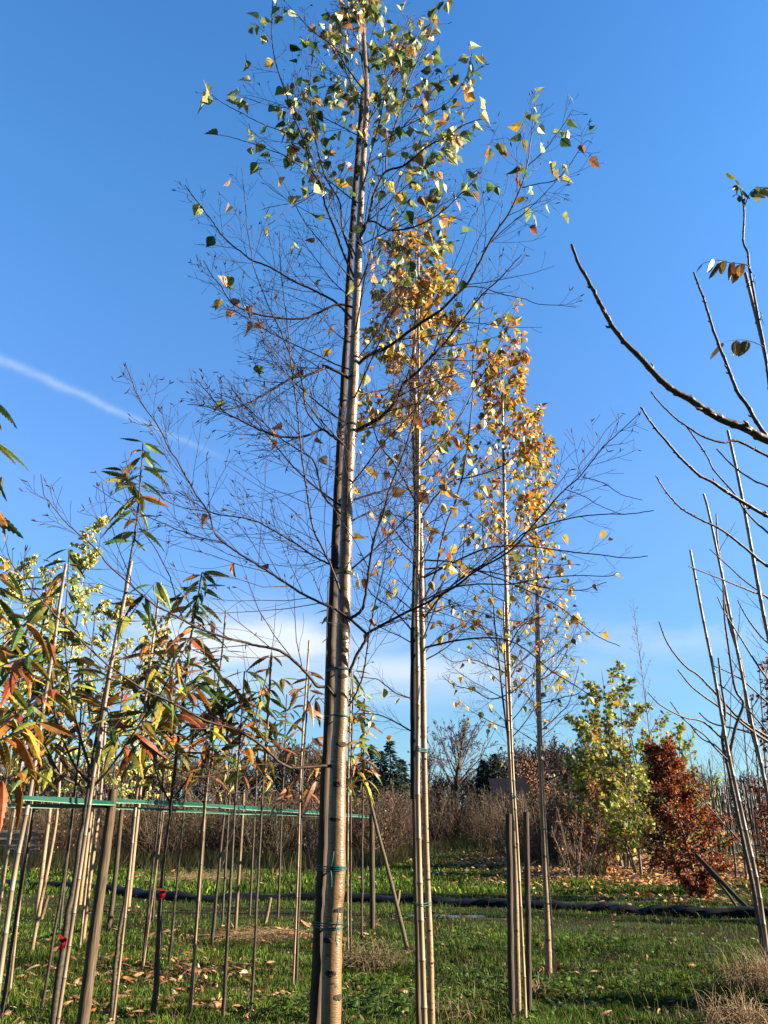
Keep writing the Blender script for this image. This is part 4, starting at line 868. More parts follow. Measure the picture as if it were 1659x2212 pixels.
# leafy boughs reaching in at the edge from trees standing just outside
R = np.random.default_rng(77)
def offedge(label, base, boughs, Y, seed, cols, size):
    root = empty('chestnut_tree', base, label, 'tree'); R = np.random.default_rng(seed)
    top = base+np.array([.1, 0, 3.6]); tp = crom([base, base+[.03, .02, 1.2], base+[.06, 0, 2.4], top], 4); mb = MB(); mb.tubes(tp[None], np.linspace(.035, .012, len(tp))[None], 9, 0); mb.build('trunk', [M['cbark']], root, base)
    for p in boughs:
        pts = [P(x, y, Y)[0] for x, y in p]; zb = max(1.2, min(pts[0][2]-.3, 3.4)); b0 = np.array([np.interp(zb, tp[:, 2], tp[:, i]) for i in range(3)])
        pp = crom([b0]+pts, 4); mb = MB(); mb.tubes(pp[None], np.linspace(.009, .002, len(pp))[None], 6, 0); b = mb.build('branch', [M['cbark']], root, base)
        lb = MB(); leafy(lb, pp, R, .035, size, cols, 0, .35, droop=.25); lb.build('foliage', [M['cleaf']], b, base)
b0 = P(-260, 1600, 3.6)[0]; b0[2] = 0
offedge('leafy chestnut at the picture edge, green serrated leaves against the sky, yellow ones lower', b0, [[(-120, 1000), (-70, 920), (-30, 860)], [(-110, 1040), (-50, 980), (-15, 950)], [(-120, 1160), (-60, 1110), (-20, 1090)]], 3.6, 5, CGREEN, (.16, .23))
b1 = P(-180, 1750, 4.6)[0]; b1[2] = 0
offedge('chestnut at the picture edge with big yellow and orange leaves over the green tape', b1, [[(-60, 1600), (10, 1560), (70, 1520), (110, 1490)], [(-60, 1480), (0, 1440), (60, 1420)], [(-80, 1560), (-20, 1500), (40, 1450)], [(-90, 1500), (-30, 1430), (20, 1380), (60, 1340)], [(-90, 1660), (-20, 1610), (40, 1580), (80, 1560)], [(-90, 1720), (-30, 1690), (20, 1680), (60, 1660)], [(-90, 1420), (-40, 1340), (0, 1280)], [(-80, 1360), (-30, 1270), (20, 1230)]], 4.6, 6, CMIX, (.16, .23))
# more rows of saplings behind, seen as a leafy mass
for i, (x, yb, yt, Yc) in enumerate([(30, 2010, 1290, 13), (130, 1995, 1330, 13.5), (-40, 2060, 1250, 11), (215, 1985, 1380, 14), (330, 1975, 1420, 14.5), (430, 1965, 1450, 15), (540, 1965, 1480, 15.5), (480, 1990, 1480, 14), (600, 1975, 1500, 15), (690, 1980, 1250, 14.5)]):
    k = -.13*(x-860)/1000*1.2
    chestnut(['back-row sapling standing before the wood pile', 'back-row sapling behind the ribboned chestnut', 'back-row sapling at the picture edge', 'back-row sapling beyond the thin weathered post', 'back-row sapling behind the red-ribbon sapling', 'back-row sapling between two slim pale trunks', 'back-row sapling beyond the pale upright stake', 'back-row sapling behind the dead-leaf heap', 'back-row sapling under the low limb of the thickest birch', 'tall sapling with orange leaves just behind the thickest birch'][i],
        [(x, yb), (x+k*.33*(yb-yt), yb*.67+yt*.33), (x+k*.66*(yb-yt), yb*.34+yt*.66), (x+k*(yb-yt), yt)], Yc, 5.5, 2.5, [], 5, 1.8, seed=140+i, spacing=.06, blen=.7, size=(.16, .25), grad=(2.0, 3.4) if i < 9 else (3.6, 5))

# ------------------------------------------------------------------ birches behind the chestnuts, small leaves
def smallbirch(label, x, ytop, Y, spread, seed, cols, leafn=900, wtrunk=.045, zlow=1.8, lsize=(.05, .08), twc=(.12, .08, .06)):
    R = np.random.default_rng(seed); top = P(x, ytop, Y)[0]; H_ = top[2]; b = np.array([top[0]+R.normal(0, .06), Y, float(ground_z(top[0], Y))-.03])
    a = crom([b, b*.6+top*.4+[R.normal(0, .04), 0, 0], b*.3+top*.7, top], 5); r = np.linspace(wtrunk, .006, len(a))
    root = empty('birch_tree', b, label, 'birch tree', 'birches behind the chestnut rows'); mb = MB(); mb.tubes(a[None], r[None], 8, 0); mb.build('trunk', [M['bark2']], root, b)
    tw = Twigs(); n = 22
    for j in range(n):
        f = (j+R.random())/n; z = zlow+(H_-.2-zlow)*f; c = np.array([np.interp(z, a[:, 2], a[:, i]) for i in range(3)]); az = j*2.4+R.normal(0, .3); el = math.radians(40+20*f)
        grow(tw, c, [math.cos(az)*math.cos(el), math.sin(az)*math.cos(el), math.sin(el)], spread*(1.1-.72*f)*R.uniform(.7, 1.1), .008*(1.2-f), 1, R, k=6, bend=(0, 0, -.15), wob=.1, sub=7, node=5, tipr=.0022, col=twc)
    mb = MB(); tw.flush(mb, 3); cr = mb.build('crown', [M['btwig']], root, b)
    lb = MB(); leaves_on(lb, tw.nodes, lambda p: min(.9, leafn/len(tw.nodes)), R, lsize, lambda p, R: pick(*cols, len(p), R), tmpl=[BSM]); lb.build('foliage', [M['leaf']], cr, b)
YGC = ([(.44, .46, .09), (.78, .55, .10), (.20, .30, .05), (.80, .68, .20), (.34, .42, .12)], [4, 4, 1.8, 3.5, 2.5])
for i, (x, yt, Yc, sp, lab) in enumerate([(40, 1210, 15.5, 1.4, 'yellow-green birch behind the chestnuts, nearest the picture edge'), (110, 1225, 17, 1.3, 'yellow-green birch behind the thick grey cane top'), (195, 1130, 16, 1.2, 'tallest yellow-green birch behind the chestnuts, with a slender tip'), (262, 1290, 17.5, 1.2, 'yellow birch seen behind the tall pale cane'), (340, 1340, 17, 1.3, 'yellow birch standing just before the low cloud'), (-60, 1200, 17, 1.5, 'yellow-green birch cut by the picture edge')]):
    smallbirch(lab, x, yt, Yc, sp*1.1, 200+i, YGC, 3000, lsize=(.065, .10))

# ------------------------------------------------------------------ walnut at the edge, long bare boughs
W0 = P(1790, 1300, 3.2)[0]; W0[2] = 0
R = np.random.default_rng(300); wr = empty('walnut_tree', W0, 'bare walnut just outside the frame, its long thick boughs sweeping up into the sky', 'tree')
tp = crom([W0, W0+[.0, .0, 1.3], P(1765, 1300, 3.2)[0], P(1745, 1000, 3.2)[0], P(1740, 700, 3.2)[0]], 5); mb = MB(); mb.tubes(tp[None], np.linspace(.055, .02, len(tp))[None], 12, 0); mb.build('trunk', [M['walnut']], wr, W0)
def knobby(pts, Y0, Y1, w0, w1, R, step=.055, m=5):
    a, r = trace(pts, Y0, Y1, w0, w1, m); L = np.concatenate([[0], np.cumsum(np.linalg.norm(np.diff(a, axis=0), axis=1))]); n = max(6, int(L[-1]/.011)); s = np.linspace(0, L[-1], n)
    A = np.stack([np.interp(s, L, a[:, i]) for i in range(3)], 1); Rr = np.interp(s, L, r); off = np.zeros((n, 3)); q = .03; k = 0
    while q < L[-1]:
        g = np.exp(-((s-q)/.006)**2); az = k*2.6+R.normal(0, .5); Rr = Rr*(1+.22*g); off += g[:, None]*np.array([math.cos(az), 0, math.sin(az)])*Rr.mean()*.35; q += step*R.uniform(.7, 1.5); k += 1
    zig = np.cumsum(R.normal(0, .0006, (n, 3)), axis=0); return A+off+zig*.5, Rr
def buds(mb, A, Rr, R, n):
    for i in R.integers(3, len(A)-1, n):
        t = unit(A[i]-A[i-1]); sd_ = unit(np.cross(t, R.normal(0, 1, 3))); p = A[i]+sd_*Rr[i]*.8
        mb.tubes(np.array([[p, p+unit(t+sd_)*Rr[i]*1.1, p+unit(t*1.3+sd_*.7)*Rr[i]*2.0]]), np.array([[Rr[i]*.5, Rr[i]*.45, Rr[i]*.1]]), 5, 0)
WB = [([(1760, 985), (1659, 951), (1610, 925), (1554, 903), (1494, 865), (1438, 831), (1385, 775), (1355, 745), (1325, 708), (1292, 648), (1269, 603), (1250, 573), (1233, 528)], 21, 6, -.3),
      ([(1660, 950), (1633, 910), (1614, 876), (1592, 846), (1569, 786), (1550, 738), (1535, 693), (1520, 644), (1498, 588)], 9.5, 4, -.1),
      ([(1765, 1030), (1659, 985), (1592, 951), (1562, 955), (1517, 940), (1483, 918), (1457, 899), (1430, 873), (1406, 843)], 7, 3, -.2),
      ([(1770, 1160), (1659, 1116), (1577, 1068), (1539, 1042), (1505, 1023), (1460, 978), (1438, 952), (1412, 922), (1383, 880)], 10, 4, -.3),
      ([(1770, 1300), (1700, 1190), (1659, 1150), (1614, 1106), (1588, 1064), (1547, 1019), (1528, 982), (1502, 944), (1483, 918)], 5, 3, -.1),
      ([(1765, 1270), (1659, 1223), (1603, 1178), (1553, 1142), (1481, 1106), (1442, 1068), (1413, 1027)], 7, 3, -.2),
      ([(1760, 1110), (1659, 1051), (1629, 1038), (1584, 1008), (1547, 970)], 4.5, 3, .1)]
for p, w0, w1, dY in WB:
    A, Rr = knobby(p, 3.2, 3.2+dY, w0, w1, R); mb = MB(); mb.tubes(A[None], Rr[None], 9, 0); buds(mb, A, Rr, R, 14); mb.build('branch', [M['walnut']], wr, W0)
# second walnut with a cane and leaves at its tip
Y2 = 5.2; s2 = [(1700, 2300), (1700, 1900), (1700, 1500), (1692, 1200), (1680, 1000), (1659, 794), (1648, 726), (1637, 670), (1627, 614), (1620, 576), (1618, 546), (1608, 520), (1610, 460), (1603, 408)]
A, Rr = knobby(s2, Y2, Y2, 14, 4, R, .09, 5); A[:, 0] -= 0; A, Rr = to_ground(A, Rr); w2 = empty('walnut_sapling', A[0], 'walnut sapling tied to a cane, its last fresh leaves high against the blue', 'young tree')
mb = MB(); mb.tubes(A[None], Rr[None], 9, 0); mb.build('trunk', [M['walnut']], w2, A[0]); REG['w2'] = (A, Rr)
WL = ([(.14, .17, .04), (.30, .30, .07), (.45, .40, .09)], [3, 2, 1])
def pinnate(rach, Y, leaflets, cols, size, wr_=2.2):
    a, r = trace(rach, Y, Y-.1, wr_, 1.2, 5); mb = MB(); mb.tubes(a[None], r[None], 5, 0); b = mb.build('leaf_stalk', [M['btwig'] if False else M['walnut']], w2, REG['w2'][0][0]); lb = MB(); n = leaflets
    for j in range(n):
        i = len(a)-1 if j == n-1 else int(len(a)*(.35+.6*(j//2*2)/n)); i = min(i, len(a)-1); t = unit(a[i]-a[i-1]) if i else unit(a[1]-a[0]); sg = 1 if j % 2 else -1
        f = t*.5+np.array([sg*.5*t[2], .3*sg, -.9]) if j < n-1 else t+[0, 0, -.3]
        tv, tf = leaf_template([(0, 0), (.15, .08), (.22, .25), (.22, .5), (.15, .78), (0, 1.0)], .35, .3, .03)
        lb.inst(tv, tf, a[i][None], bases(np.array([f]), R, jit=.6), np.array([R.uniform(*size)]), 0, pick(*cols, 1, R))
    lb.build('foliage', [M['cleaf']], b, REG['w2'][0][0])
pinnate([(1604, 430), (1600, 412), (1594, 398), (1588, 388)], Y2, 8, WL, (.09, .13)); pinnate([(1608, 445), (1622, 415), (1640, 405), (1665, 408)], Y2, 9, WL, (.10, .15)); pinnate([(1610, 440), (1600, 425), (1590, 420)], Y2, 5, WL, (.08, .13))
DK2 = ([(.20, .15, .04), (.45, .26, .04), (.18, .07, .03)], [3, 2, 2])
pinnate([(1625, 590), (1612, 572), (1580, 568), (1550, 562), (1520, 568)], Y2, 8, DK2, (.13, .19), 2.5); pinnate([(1652, 750), (1625, 738), (1600, 734), (1575, 736), (1560, 740)], Y2, 5, DK2, (.13, .20), 2.5)
pole('cW', 'bamboo_cane', [(1720, 2300), (1715, 1900), (1705, 1400), (1685, 1000), (1659, 800), (1637, 700), (1610, 590)], 5.25, 9, 7, 'grey cane with wire knots tied to the walnut sapling tip', 'bamboo cane', 'cane', (.26, .22, .18), seed=80)
tie(['w2', 'cW'], 1620, 610, 'wire knot just under the cane top of the walnut sapling', 2, .003, True, 90); tie(['w2', 'cW'], 1636, 690, 'lower wire knot on the walnut sapling', 2, .003, True, 91)
# ------------------------------------------------------------------ bare staked trees beyond it
def baretree(label, pts, Y, w0, w1, boughs, seed, nproc=6, z0=2.0, blen=.8, cat='young tree', name='bare_sapling', group='bare staked trees with long upright shoots'):
    R = np.random.default_rng(seed); A, Rr = knobby(pts, Y, Y, w0, w1, R, .15, 4); A, Rr = to_ground(A, Rr); o0 = A[0]; key = 'bt%d' % seed; REG[key] = (A, Rr)
    root = empty(name, o0, label, cat, group); mb = MB(); mb.tubes(A[None], Rr[None], 8, 0); mb.build('trunk', [M['walnut']], root, o0)
    for p, wa, wb, dY in boughs:
        a, r = knobby(p, Y, Y+dY, wa, wb, R, .12, 4); mb = MB(); mb.tubes(a[None], r[None], 6, 0); tw = Twigs(); sprout(tw, a[::6], r[::6], 2, R, 0, lf=.3, s0=.3); tw.flush(mb); mb.build('branch', [M['walnut']], root, o0)
    for j in range(nproc):
        f = (j+R.random())/nproc; z = z0+(A[-1][2]-.3-z0)*f; c, rr = at_z(key, z); az = j*2.4+seed; el = math.radians(R.uniform(45, 65)); tw = Twigs()
        grow(tw, c, [math.cos(az)*math.cos(el), math.sin(az)*math.cos(el), math.sin(el)], blen*R.uniform(.6, 1.1)*(1.1-.5*f), max(.004, rr*.4), 1, R, k=8, bend=(0, 0, .5), wob=.06, sub=3, tipr=.002); mb = MB(); tw.flush(mb, 5); mb.build('branch', [M['walnut']], root, o0)
baretree('bare sapling with a forked trunk tied to two canes, foot in dry grass', [(1655, 2085), (1640, 1992), (1625, 1909), (1600, 1792), (1573, 1659), (1560, 1600), (1566, 1540), (1558, 1480), (1552, 1420)], 9.3, 12, 4,
    [([(1572, 1650), (1589, 1570), (1606, 1520), (1589, 1489), (1576, 1406), (1566, 1333), (1563, 1263)], 7, 3, -.3), ([(1603, 1822), (1560, 1775), (1520, 1730), (1489, 1689)], 3.5, 2, -.5),
     ([(1565, 1600), (1520, 1560), (1476, 1549), (1426, 1523), (1399, 1496)], 5, 2.5, -.6), ([(1580, 1650), (1540, 1610), (1523, 1589), (1476, 1553), (1448, 1516)], 4, 2.5, -.4), ([(1575, 1640), (1545, 1610), (1515, 1595), (1490, 1565)], 4, 2.5, .2)], 401, 4, 2.3)
pole('cR1', 'bamboo_cane', [(1668, 2100), (1659, 2069), (1636, 1909), (1610, 1792), (1580, 1659), (1569, 1606), (1543, 1456), (1516, 1323), (1491, 1188)], 9.15, 11, 5, 'pale cane with its bare tip alone in open sky, tied to the forked bare sapling', 'bamboo cane', 'cane', (.40, .34, .27), seed=81)
baretree('bare sapling with winding trunk between two leaning canes', [(1690, 1960), (1668, 1780), (1646, 1659), (1622, 1573), (1610, 1500), (1603, 1440), (1583, 1373), (1566, 1300), (1562, 1239), (1551, 1170), (1548, 1110)], 11, 11, 3,
    [([(1659, 1593), (1599, 1553), (1573, 1526), (1539, 1489), (1506, 1456), (1489, 1446), (1463, 1419), (1439, 1383), (1424, 1343)], 6, 3, -.8), ([(1690, 1620), (1640, 1590), (1586, 1549), (1536, 1513), (1496, 1483), (1466, 1446)], 6.5, 3, -.8), ([(1690, 1610), (1606, 1579), (1539, 1563), (1510, 1540)], 5, 3, .2), ([(1690, 1545), (1659, 1519), (1599, 1466), (1543, 1439)], 4.5, 2.5, -.3)], 402, 6, 2.6)
pole('cR2', 'bamboo_cane', [(1700, 1960), (1668, 1770), (1646, 1659), (1626, 1573), (1606, 1473), (1586, 1373), (1559, 1239), (1531, 1106), (1520, 1067)], 10.8, 9, 5, 'tall cane rising to the end of a walnut bough', 'bamboo cane', 'cane', (.36, .31, .25), seed=82)
pole('cR3', 'bamboo_cane', [(1760, 1900), (1720, 1650), (1690, 1500), (1659, 1373), (1639, 1273), (1609, 1106), (1590, 1010), (1572, 930)], 9.4, 11, 6, 'highest of the bare canes beyond the walnut boughs', 'bamboo cane', 'cane', (.34, .30, .24), seed=83)
baretree('bare sapling whose long shoots curve up at the picture edge beneath the walnut boughs', [(1765, 1950), (1725, 1700), (1700, 1560), (1676, 1440), (1650, 1330), (1640, 1250)], 9.6, 13, 3,
    [([(1700, 1330), (1659, 1291), (1626, 1279), (1553, 1249), (1488, 1223)], 5, 2.5, -.6), ([(1700, 1340), (1659, 1293), (1612, 1258), (1573, 1223), (1533, 1186)], 4, 2, .1), ([(1700, 1530), (1659, 1469), (1636, 1436), (1613, 1399), (1586, 1356), (1563, 1319), (1549, 1289)], 5, 2.5, -.4), ([(1700, 1420), (1659, 1389), (1639, 1369), (1613, 1333), (1593, 1296)], 4.5, 2.5, .2), ([(1700, 1640), (1640, 1560), (1600, 1520), (1570, 1490), (1545, 1475)], 4, 2.5, .3)], 403, 7, 2.4)
for i, (xb, yb, xt, yt, Yc) in enumerate([(1560, 1880, 1531, 1640, 27), (1590, 1885, 1558, 1600, 25), (1612, 1890, 1580, 1620, 24), (1640, 1900, 1605, 1560, 22), (1655, 1875, 1622, 1500, 27), (1668, 1905, 1640, 1440, 20), (1540, 1868, 1515, 1650, 30), (1690, 1910, 1655, 1480, 20)]):
    baretree(['thin bare tree in the back row nearest the red-brown beech', 'second bare tree from the red-brown beech in the back row', 'third bare tree from the red-brown beech in the back row', 'bare tree behind the forked sapling', 'tall bare tree of the back row crossed by two canes', 'tall bare tree at the picture edge with a wide twiggy crown', 'faint bare tree just beside the red-brown beech', 'bare tree cut by the picture edge'][i],
        [(xb, yb), (xb*.6+xt*.4, yb*.6+yt*.4), (xt, yt)], Yc, 5, 2, [], 410+i, 10, 2.2, 1.5, group='bare trees in the back row')
# dense row of canes far behind, each its own
R = np.random.default_rng(55); src = None
for i in range(64):
    x = 1512+i*3.1+R.normal(0, .8); Yc = 46+R.uniform(-1.5, 1.5); q = P(x, 1800, Yc)[0]; g0 = float(ground_z(q[0], Yc))
    if src is None:
        mb = MB(); cane_mesh(mb, np.array([[0, 0, -.05], [0.02, 0, 1.8], [0, .02, 3.6]]), np.array([.03, .028, .025]), (.17, .125, .09), R, .5, 5); src = mb.build('bamboo_cane', [M['cane']]); o = src
    else: o = src.copy(); SC.collection.objects.link(o)
    o.location = (q[0], Yc, g0); o.scale = (1, 1, R.uniform(.9, 1.12)); o.rotation_euler = (R.normal(0, .012), R.normal(0, .012), R.uniform(0, 6))
    tag(o, 'grey cane in the dense far row of canes beyond the bare trees', 'cane', 'dense far row of canes')
# ------------------------------------------------------------------ leafy trees beyond the barrier
def crowntree(name, label, cat, base, H_, prof, nb, R, leafmat, leaft, nleaf, size, cols, tw_col=(.12, .09, .07), trunkr=.05, zlow=.4, lean=(0, 0), up=45, stems=1, group=None, fwd='out', tipr=.004, sub=7, lev=1):
    """prof(f) -> crown radius at height fraction f"""
    root = empty(name, base, label, cat, group); mb = MB(); tw = Twigs()
    for s in range(stems):
        off = np.array([R.normal(0, .25)*(stems > 1), R.normal(0, .25)*(stems > 1), 0]); h = H_*(1 if s == 0 else R.uniform(.65, .95))
        a = crom([base+off*.3+[0, 0, -.05], base+off+[lean[0]*.3, lean[1]*.3, h*.35], base+off*1.6+[lean[0]*.7, lean[1]*.7, h*.7], base+off*2+[lean[0], lean[1], h]], 5); r = np.linspace(trunkr, tipr*1.5, len(a)); mb.tubes(a[None], r[None], 8, 0, (.16, .13, .10))
        for j in range(nb//stems):
            f = (j+R.random())/(nb//stems); z = zlow+(h-zlow-.1)*f; c = np.array([np.interp(z, a[:, 2], a[:, i]) for i in range(3)]); az = j*2.4+R.normal(0, .4); el = math.radians(up*.5+up*.7*f)
            grow(tw, c, [math.cos(az)*math.cos(el), math.sin(az)*math.cos(el), math.sin(el)], prof(f)*R.uniform(.55, 1.28), trunkr*.35*(1.1-f)+tipr, lev, R, k=6, bend=(0, 0, .1), wob=.12, sub=sub, node=3, tipr=tipr, col=tw_col)
    mb.build('trunk', [M['btwig']], root, base); mb = MB(); tw.flush(mb, 3); cr = mb.build('crown', [M['btwig']], root, base)
    if nleaf:
        idx = R.choice(len(tw.nodes), nleaf); Pn = np.array([tw.nodes[i][0] for i in idx])+R.normal(0, .04, (nleaf, 3)); D = np.array([tw.nodes[i][1] for i in idx])
        f = D*.7+R.normal(0, .6, (nleaf, 3)); f[:, 2] -= .3; tv, tf = leaft; lb = MB(); lb.inst(tv, tf, Pn, bases(f, R, jit=.9), R.uniform(*size, nleaf), 0, pick(*cols, nleaf, R, .3)); lb.build('foliage', [leafmat], cr, base)
    return root
def gbase(x, Y): q = P(x, 1800, Y)[0]; return np.array([q[0], Y, float(ground_z(q[0], Y))])
MG = ([(.13, .22, .03), (.27, .36, .05), (.50, .48, .08), (.66, .48, .07), (.50, .20, .04)], [2.2, 4, 4, 2.2, 1.2])
R = np.random.default_rng(61)
for x, Yc, H_, n, rad, lab in [(1345, 30, 6.9, 2700, 2.5, 'tall yellow-green maple with a pointed top, left of the red-brown beech'), (1290, 31, 5.4, 1700, 2.0, 'lower yellow-green maple on the thicket side of the tall one'), (1430, 31, 6.3, 1800, 2.0, 'yellow-green maple rising behind the top of the red-brown beech'), (1505, 33, 5.0, 700, 1.7, 'thin yellow-green maple between the beech and the bare trees'), (1375, 26, 3.0, 1000, 1.5, 'low bright green maple shoots hanging over the orange leaf litter')]:
    crowntree('maple_tree', lab, 'maple tree', gbase(x, Yc), H_, lambda f: rad*(1-.6*f)+.15, 44, R, M['bgleaf'], LOBED, int(n*1.1), (.11, .19), MG, stems=4, zlow=.5, up=44, group='yellow-green maples beyond the barrier', tipr=.006, tw_col=(.22, .17, .12))
BC = ([(.36, .075, .018), (.20, .038, .014), (.48, .15, .025), (.55, .22, .04), (.09, .02, .012)], [4, 4, 2.5, 1.0, 3])
bb = gbase(1493, 18.6); R = np.random.default_rng(62)
def bprof(f): return .84*float(np.interp(f, [0, .06, .15, .3, .5, .68, .8, 1], [.25, .5, 1.0, 1.2, 1.0, .7, .75, .45]))
crowntree('beech_tree', 'red-brown leaning beech with dense dark leaves down to the ground', 'beech tree', bb, 3.2, bprof, 80, R, M['bgleaf'], OVAL, 11500, (.045, .085), BC, lean=(-.40, .2), zlow=.12, up=28, tipr=.003, sub=9, trunkr=.045)
crowntree('beech_tree', 'dark red beech half hidden behind canes at the picture edge', 'beech tree', gbase(1725, 15), 4.4, lambda f: .8-.5*f, 34, R, M['bgleaf'], OVAL, 800, (.06, .10), BC, zlow=.9, tipr=.003, sub=8)
crowntree('beech_tree', 'low dark red beech hedge plant at the far edge under the cane row', 'beech tree', gbase(1668, 20), 1.9, lambda f: .9-.5*f, 34, R, M['bgleaf'], OVAL, 800, (.06, .10), BC, zlow=.2, tipr=.003, sub=7)
for x, Yc, H_, rad, cols, n, lab in [(1235, 24, 1.9, .8, BC, 160, 'dark twiggy bush in front of the orange-leaved bush'), (1292, 27, 2.7, 1.0, ([(.50, .20, .04), (.40, .15, .04), (.28, .10, .03)], [3, 2, 2]), 700, 'bush with orange-brown leaves beside the leaf litter'), (1130, 33, 2.6, .8, ([(.55, .09, .03), (.5, .2, .05)], [3, 1]), 170, 'slim bush with scarlet leaves behind the short dark posts'), (1085, 30, 1.7, .5, ([(.10, .16, .03), (.3, .3, .1)], [3, 1]), 130, 'small green-leaved shrub at the grass edge before the third birch'),
    (1180, 36, 3.2, 1.1, ([(.10, .14, .03), (.4, .3, .06)], [3, 1]), 260, 'greenish shrub behind the fourth birch'), (1205, 30, 2.4, 1.0, ([(.3, .11, .04)], [1]), 200, 'brown shrub between the fourth birch and the dark bush'), (675, 31, 2.6, .9, ([(.2, .15, .05)], [1]), 60, 'small bare tree behind the thickest birch, near the barrier'), (1430, 25, 8.1, .9, BC, 0, 'thin bare leader shooting above the maples')]:
    crowntree('shrub' if H_ < 4 else 'bare_tree', lab, 'bush' if H_ < 4 else 'tree', gbase(x, Yc), H_, lambda f: rad*(1-.6*f)+.1, 34 if H_ < 4 else 22, R, M['bgleaf'], OVAL, n, (.05, .10), cols, stems=5 if H_ < 4 else 1, zlow=.15 if H_ < 4 else 3.5, up=75, trunkr=.022, tipr=.004, sub=6, tw_col=(.13, .09, .07))
# brace posts by the beech
pole('bp1', 'brace_pole', [(1626, 1972), (1585, 1932), (1545, 1890), (1503, 1846)], 16.2, 10, 9, 'thick dark brace pole slanting out from under the red-brown beech', 'brace pole', col=(.055, .045, .03), Y1=17.4, seed=84)
pole('bp2', 'brace_pole', [(1600, 1970), (1565, 1922), (1523, 1872)], 16.5, 6, 6, 'thinner mossy brace pole just below the thick one by the beech', 'brace pole', col=(.09, .09, .035), Y1=17.2, seed=85)
# conifers, big bare tree, roof
def conifer(label, x, ytop, Y, rad, seed):
    R = np.random.default_rng(seed); top = P(x, ytop, Y)[0]; H_ = top[2]; b = np.array([top[0], Y, 0.]); root = empty('fir_tree', b, label, 'conifer', 'dark conifers before the distant wood')
    mb = MB(); a = np.array([b, b*.5+top*.5, top]); mb.tubes(a[None], np.array([[.22, .12, .02]]), 6, 0, (.08, .06, .045)); mb.build('trunk', [M['btwig']], root, b)
    lb = MB(); n = 900; f = R.random(n)**.8; z = .8+(H_-.8)*f; rr = rad*(1-f)**.85*R.uniform(.25, 1.05, n)*(.8+.3*np.sin(z*3.1)); az = R.uniform(0, 6.28, n); pos = np.stack([b[0]+rr*np.cos(az), Y+rr*np.sin(az), z], 1)
    fw = np.stack([np.cos(az), np.sin(az), R.uniform(-.35, .25, n)], 1); tv, tf = leaf_template([(0, 0), (.3, .2), (.1, .3), (.28, .5), (.1, .6), (.2, .8), (0, 1)], .4, .2); lb.inst(tv, tf, pos, bases(fw, R, jit=.3), R.uniform(.35, .85, n)*(1.15-f*.6), 0, pick([(.018, .035, .018), (.03, .05, .025)], [2, 1], n, R)); lb.build('crown', [M['bgleaf']], root, b)
for i, (x, yt, Yc, rd, lab) in enumerate([(843, 1598, 72, 2.2, 'tallest dark conifer between the thickest and the second birch'), (823, 1622, 75, 1.9, 'conifer a little lower beside the tallest dark one'), (800, 1608, 78, 2.0, 'rounded conifer nearest the thickest birch'), (868, 1640, 76, 1.8, 'conifer just beside the hanging batten'), (1068, 1628, 85, 2.2, 'conifer above the slate roof'), (1040, 1640, 85, 1.8, 'narrow conifer between the big bare tree and the roof'), (782, 1625, 80, 1.8, 'conifer half hidden next to the thickest birch trunk'), (1052, 1650, 88, 2.0, 'low conifer against the roof gable')]):
    conifer(lab, x, yt, Yc, rd, 500+i)
R = np.random.default_rng(63)
def farcrown(x, ytop, Y, rad, nb, col, R, k=2):
    top = P(x, ytop, Y)[0]; b = np.array([top[0], Y, 0.]); H_ = top[2]; tw = Twigs(); a = crom([b, b+[R.normal(0, .3), 0, H_*.35], b+[R.normal(0, .4), 0, H_*.6]], 4); tw.put(a, np.linspace(.028*H_, .012*H_, len(a)), col)
    for j in range(nb):
        f = (j+R.random())/nb; z = H_*(.18+.42*f); c = np.array([np.interp(z, a[:, 2], a[:, i]) for i in range(3)]); az = j*2.4+R.normal(0, .4); el = math.radians(15+65*f)
        L = min(rad/max(.3, math.cos(el)), (H_-z)/max(.35, math.sin(el)))*R.uniform(.8, 1.0)*.72
        grow(tw, c, [math.cos(az)*math.cos(el), math.sin(az)*math.cos(el), math.sin(el)], L, .006*H_, k, R, k=5, bend=(0, 0, .2), wob=.13, ang=34, sub=6, node=0, tipr=.018 if k < 3 else .019, col=col, lf=.6)
    return tw, b
for x, yt, rad, lab in [(975, 1508, 10.5, 'great bare broad-crowned tree on the horizon right of the second birch'), (925, 1585, 4.5, 'smaller bare tree beside the great broad-crowned one')]:
    tw, b = farcrown(x, yt, 95, rad, 30, (.10, .075, .07), R, 3 if rad > 5 else 2); root = empty('bare_tree', b, lab, 'tree'); mb = MB(); k0 = 9; tr = tw.p.pop(k0); mb.tubes(np.array([tr[0][0]]), np.array([tr[0][1]]), 8, 0, (.10, .08, .07)); mb.build('trunk', [M['btwig']], root, b); mb = MB(); tw.flush(mb, 3); mb.build('crown', [M['btwig']], root, b)
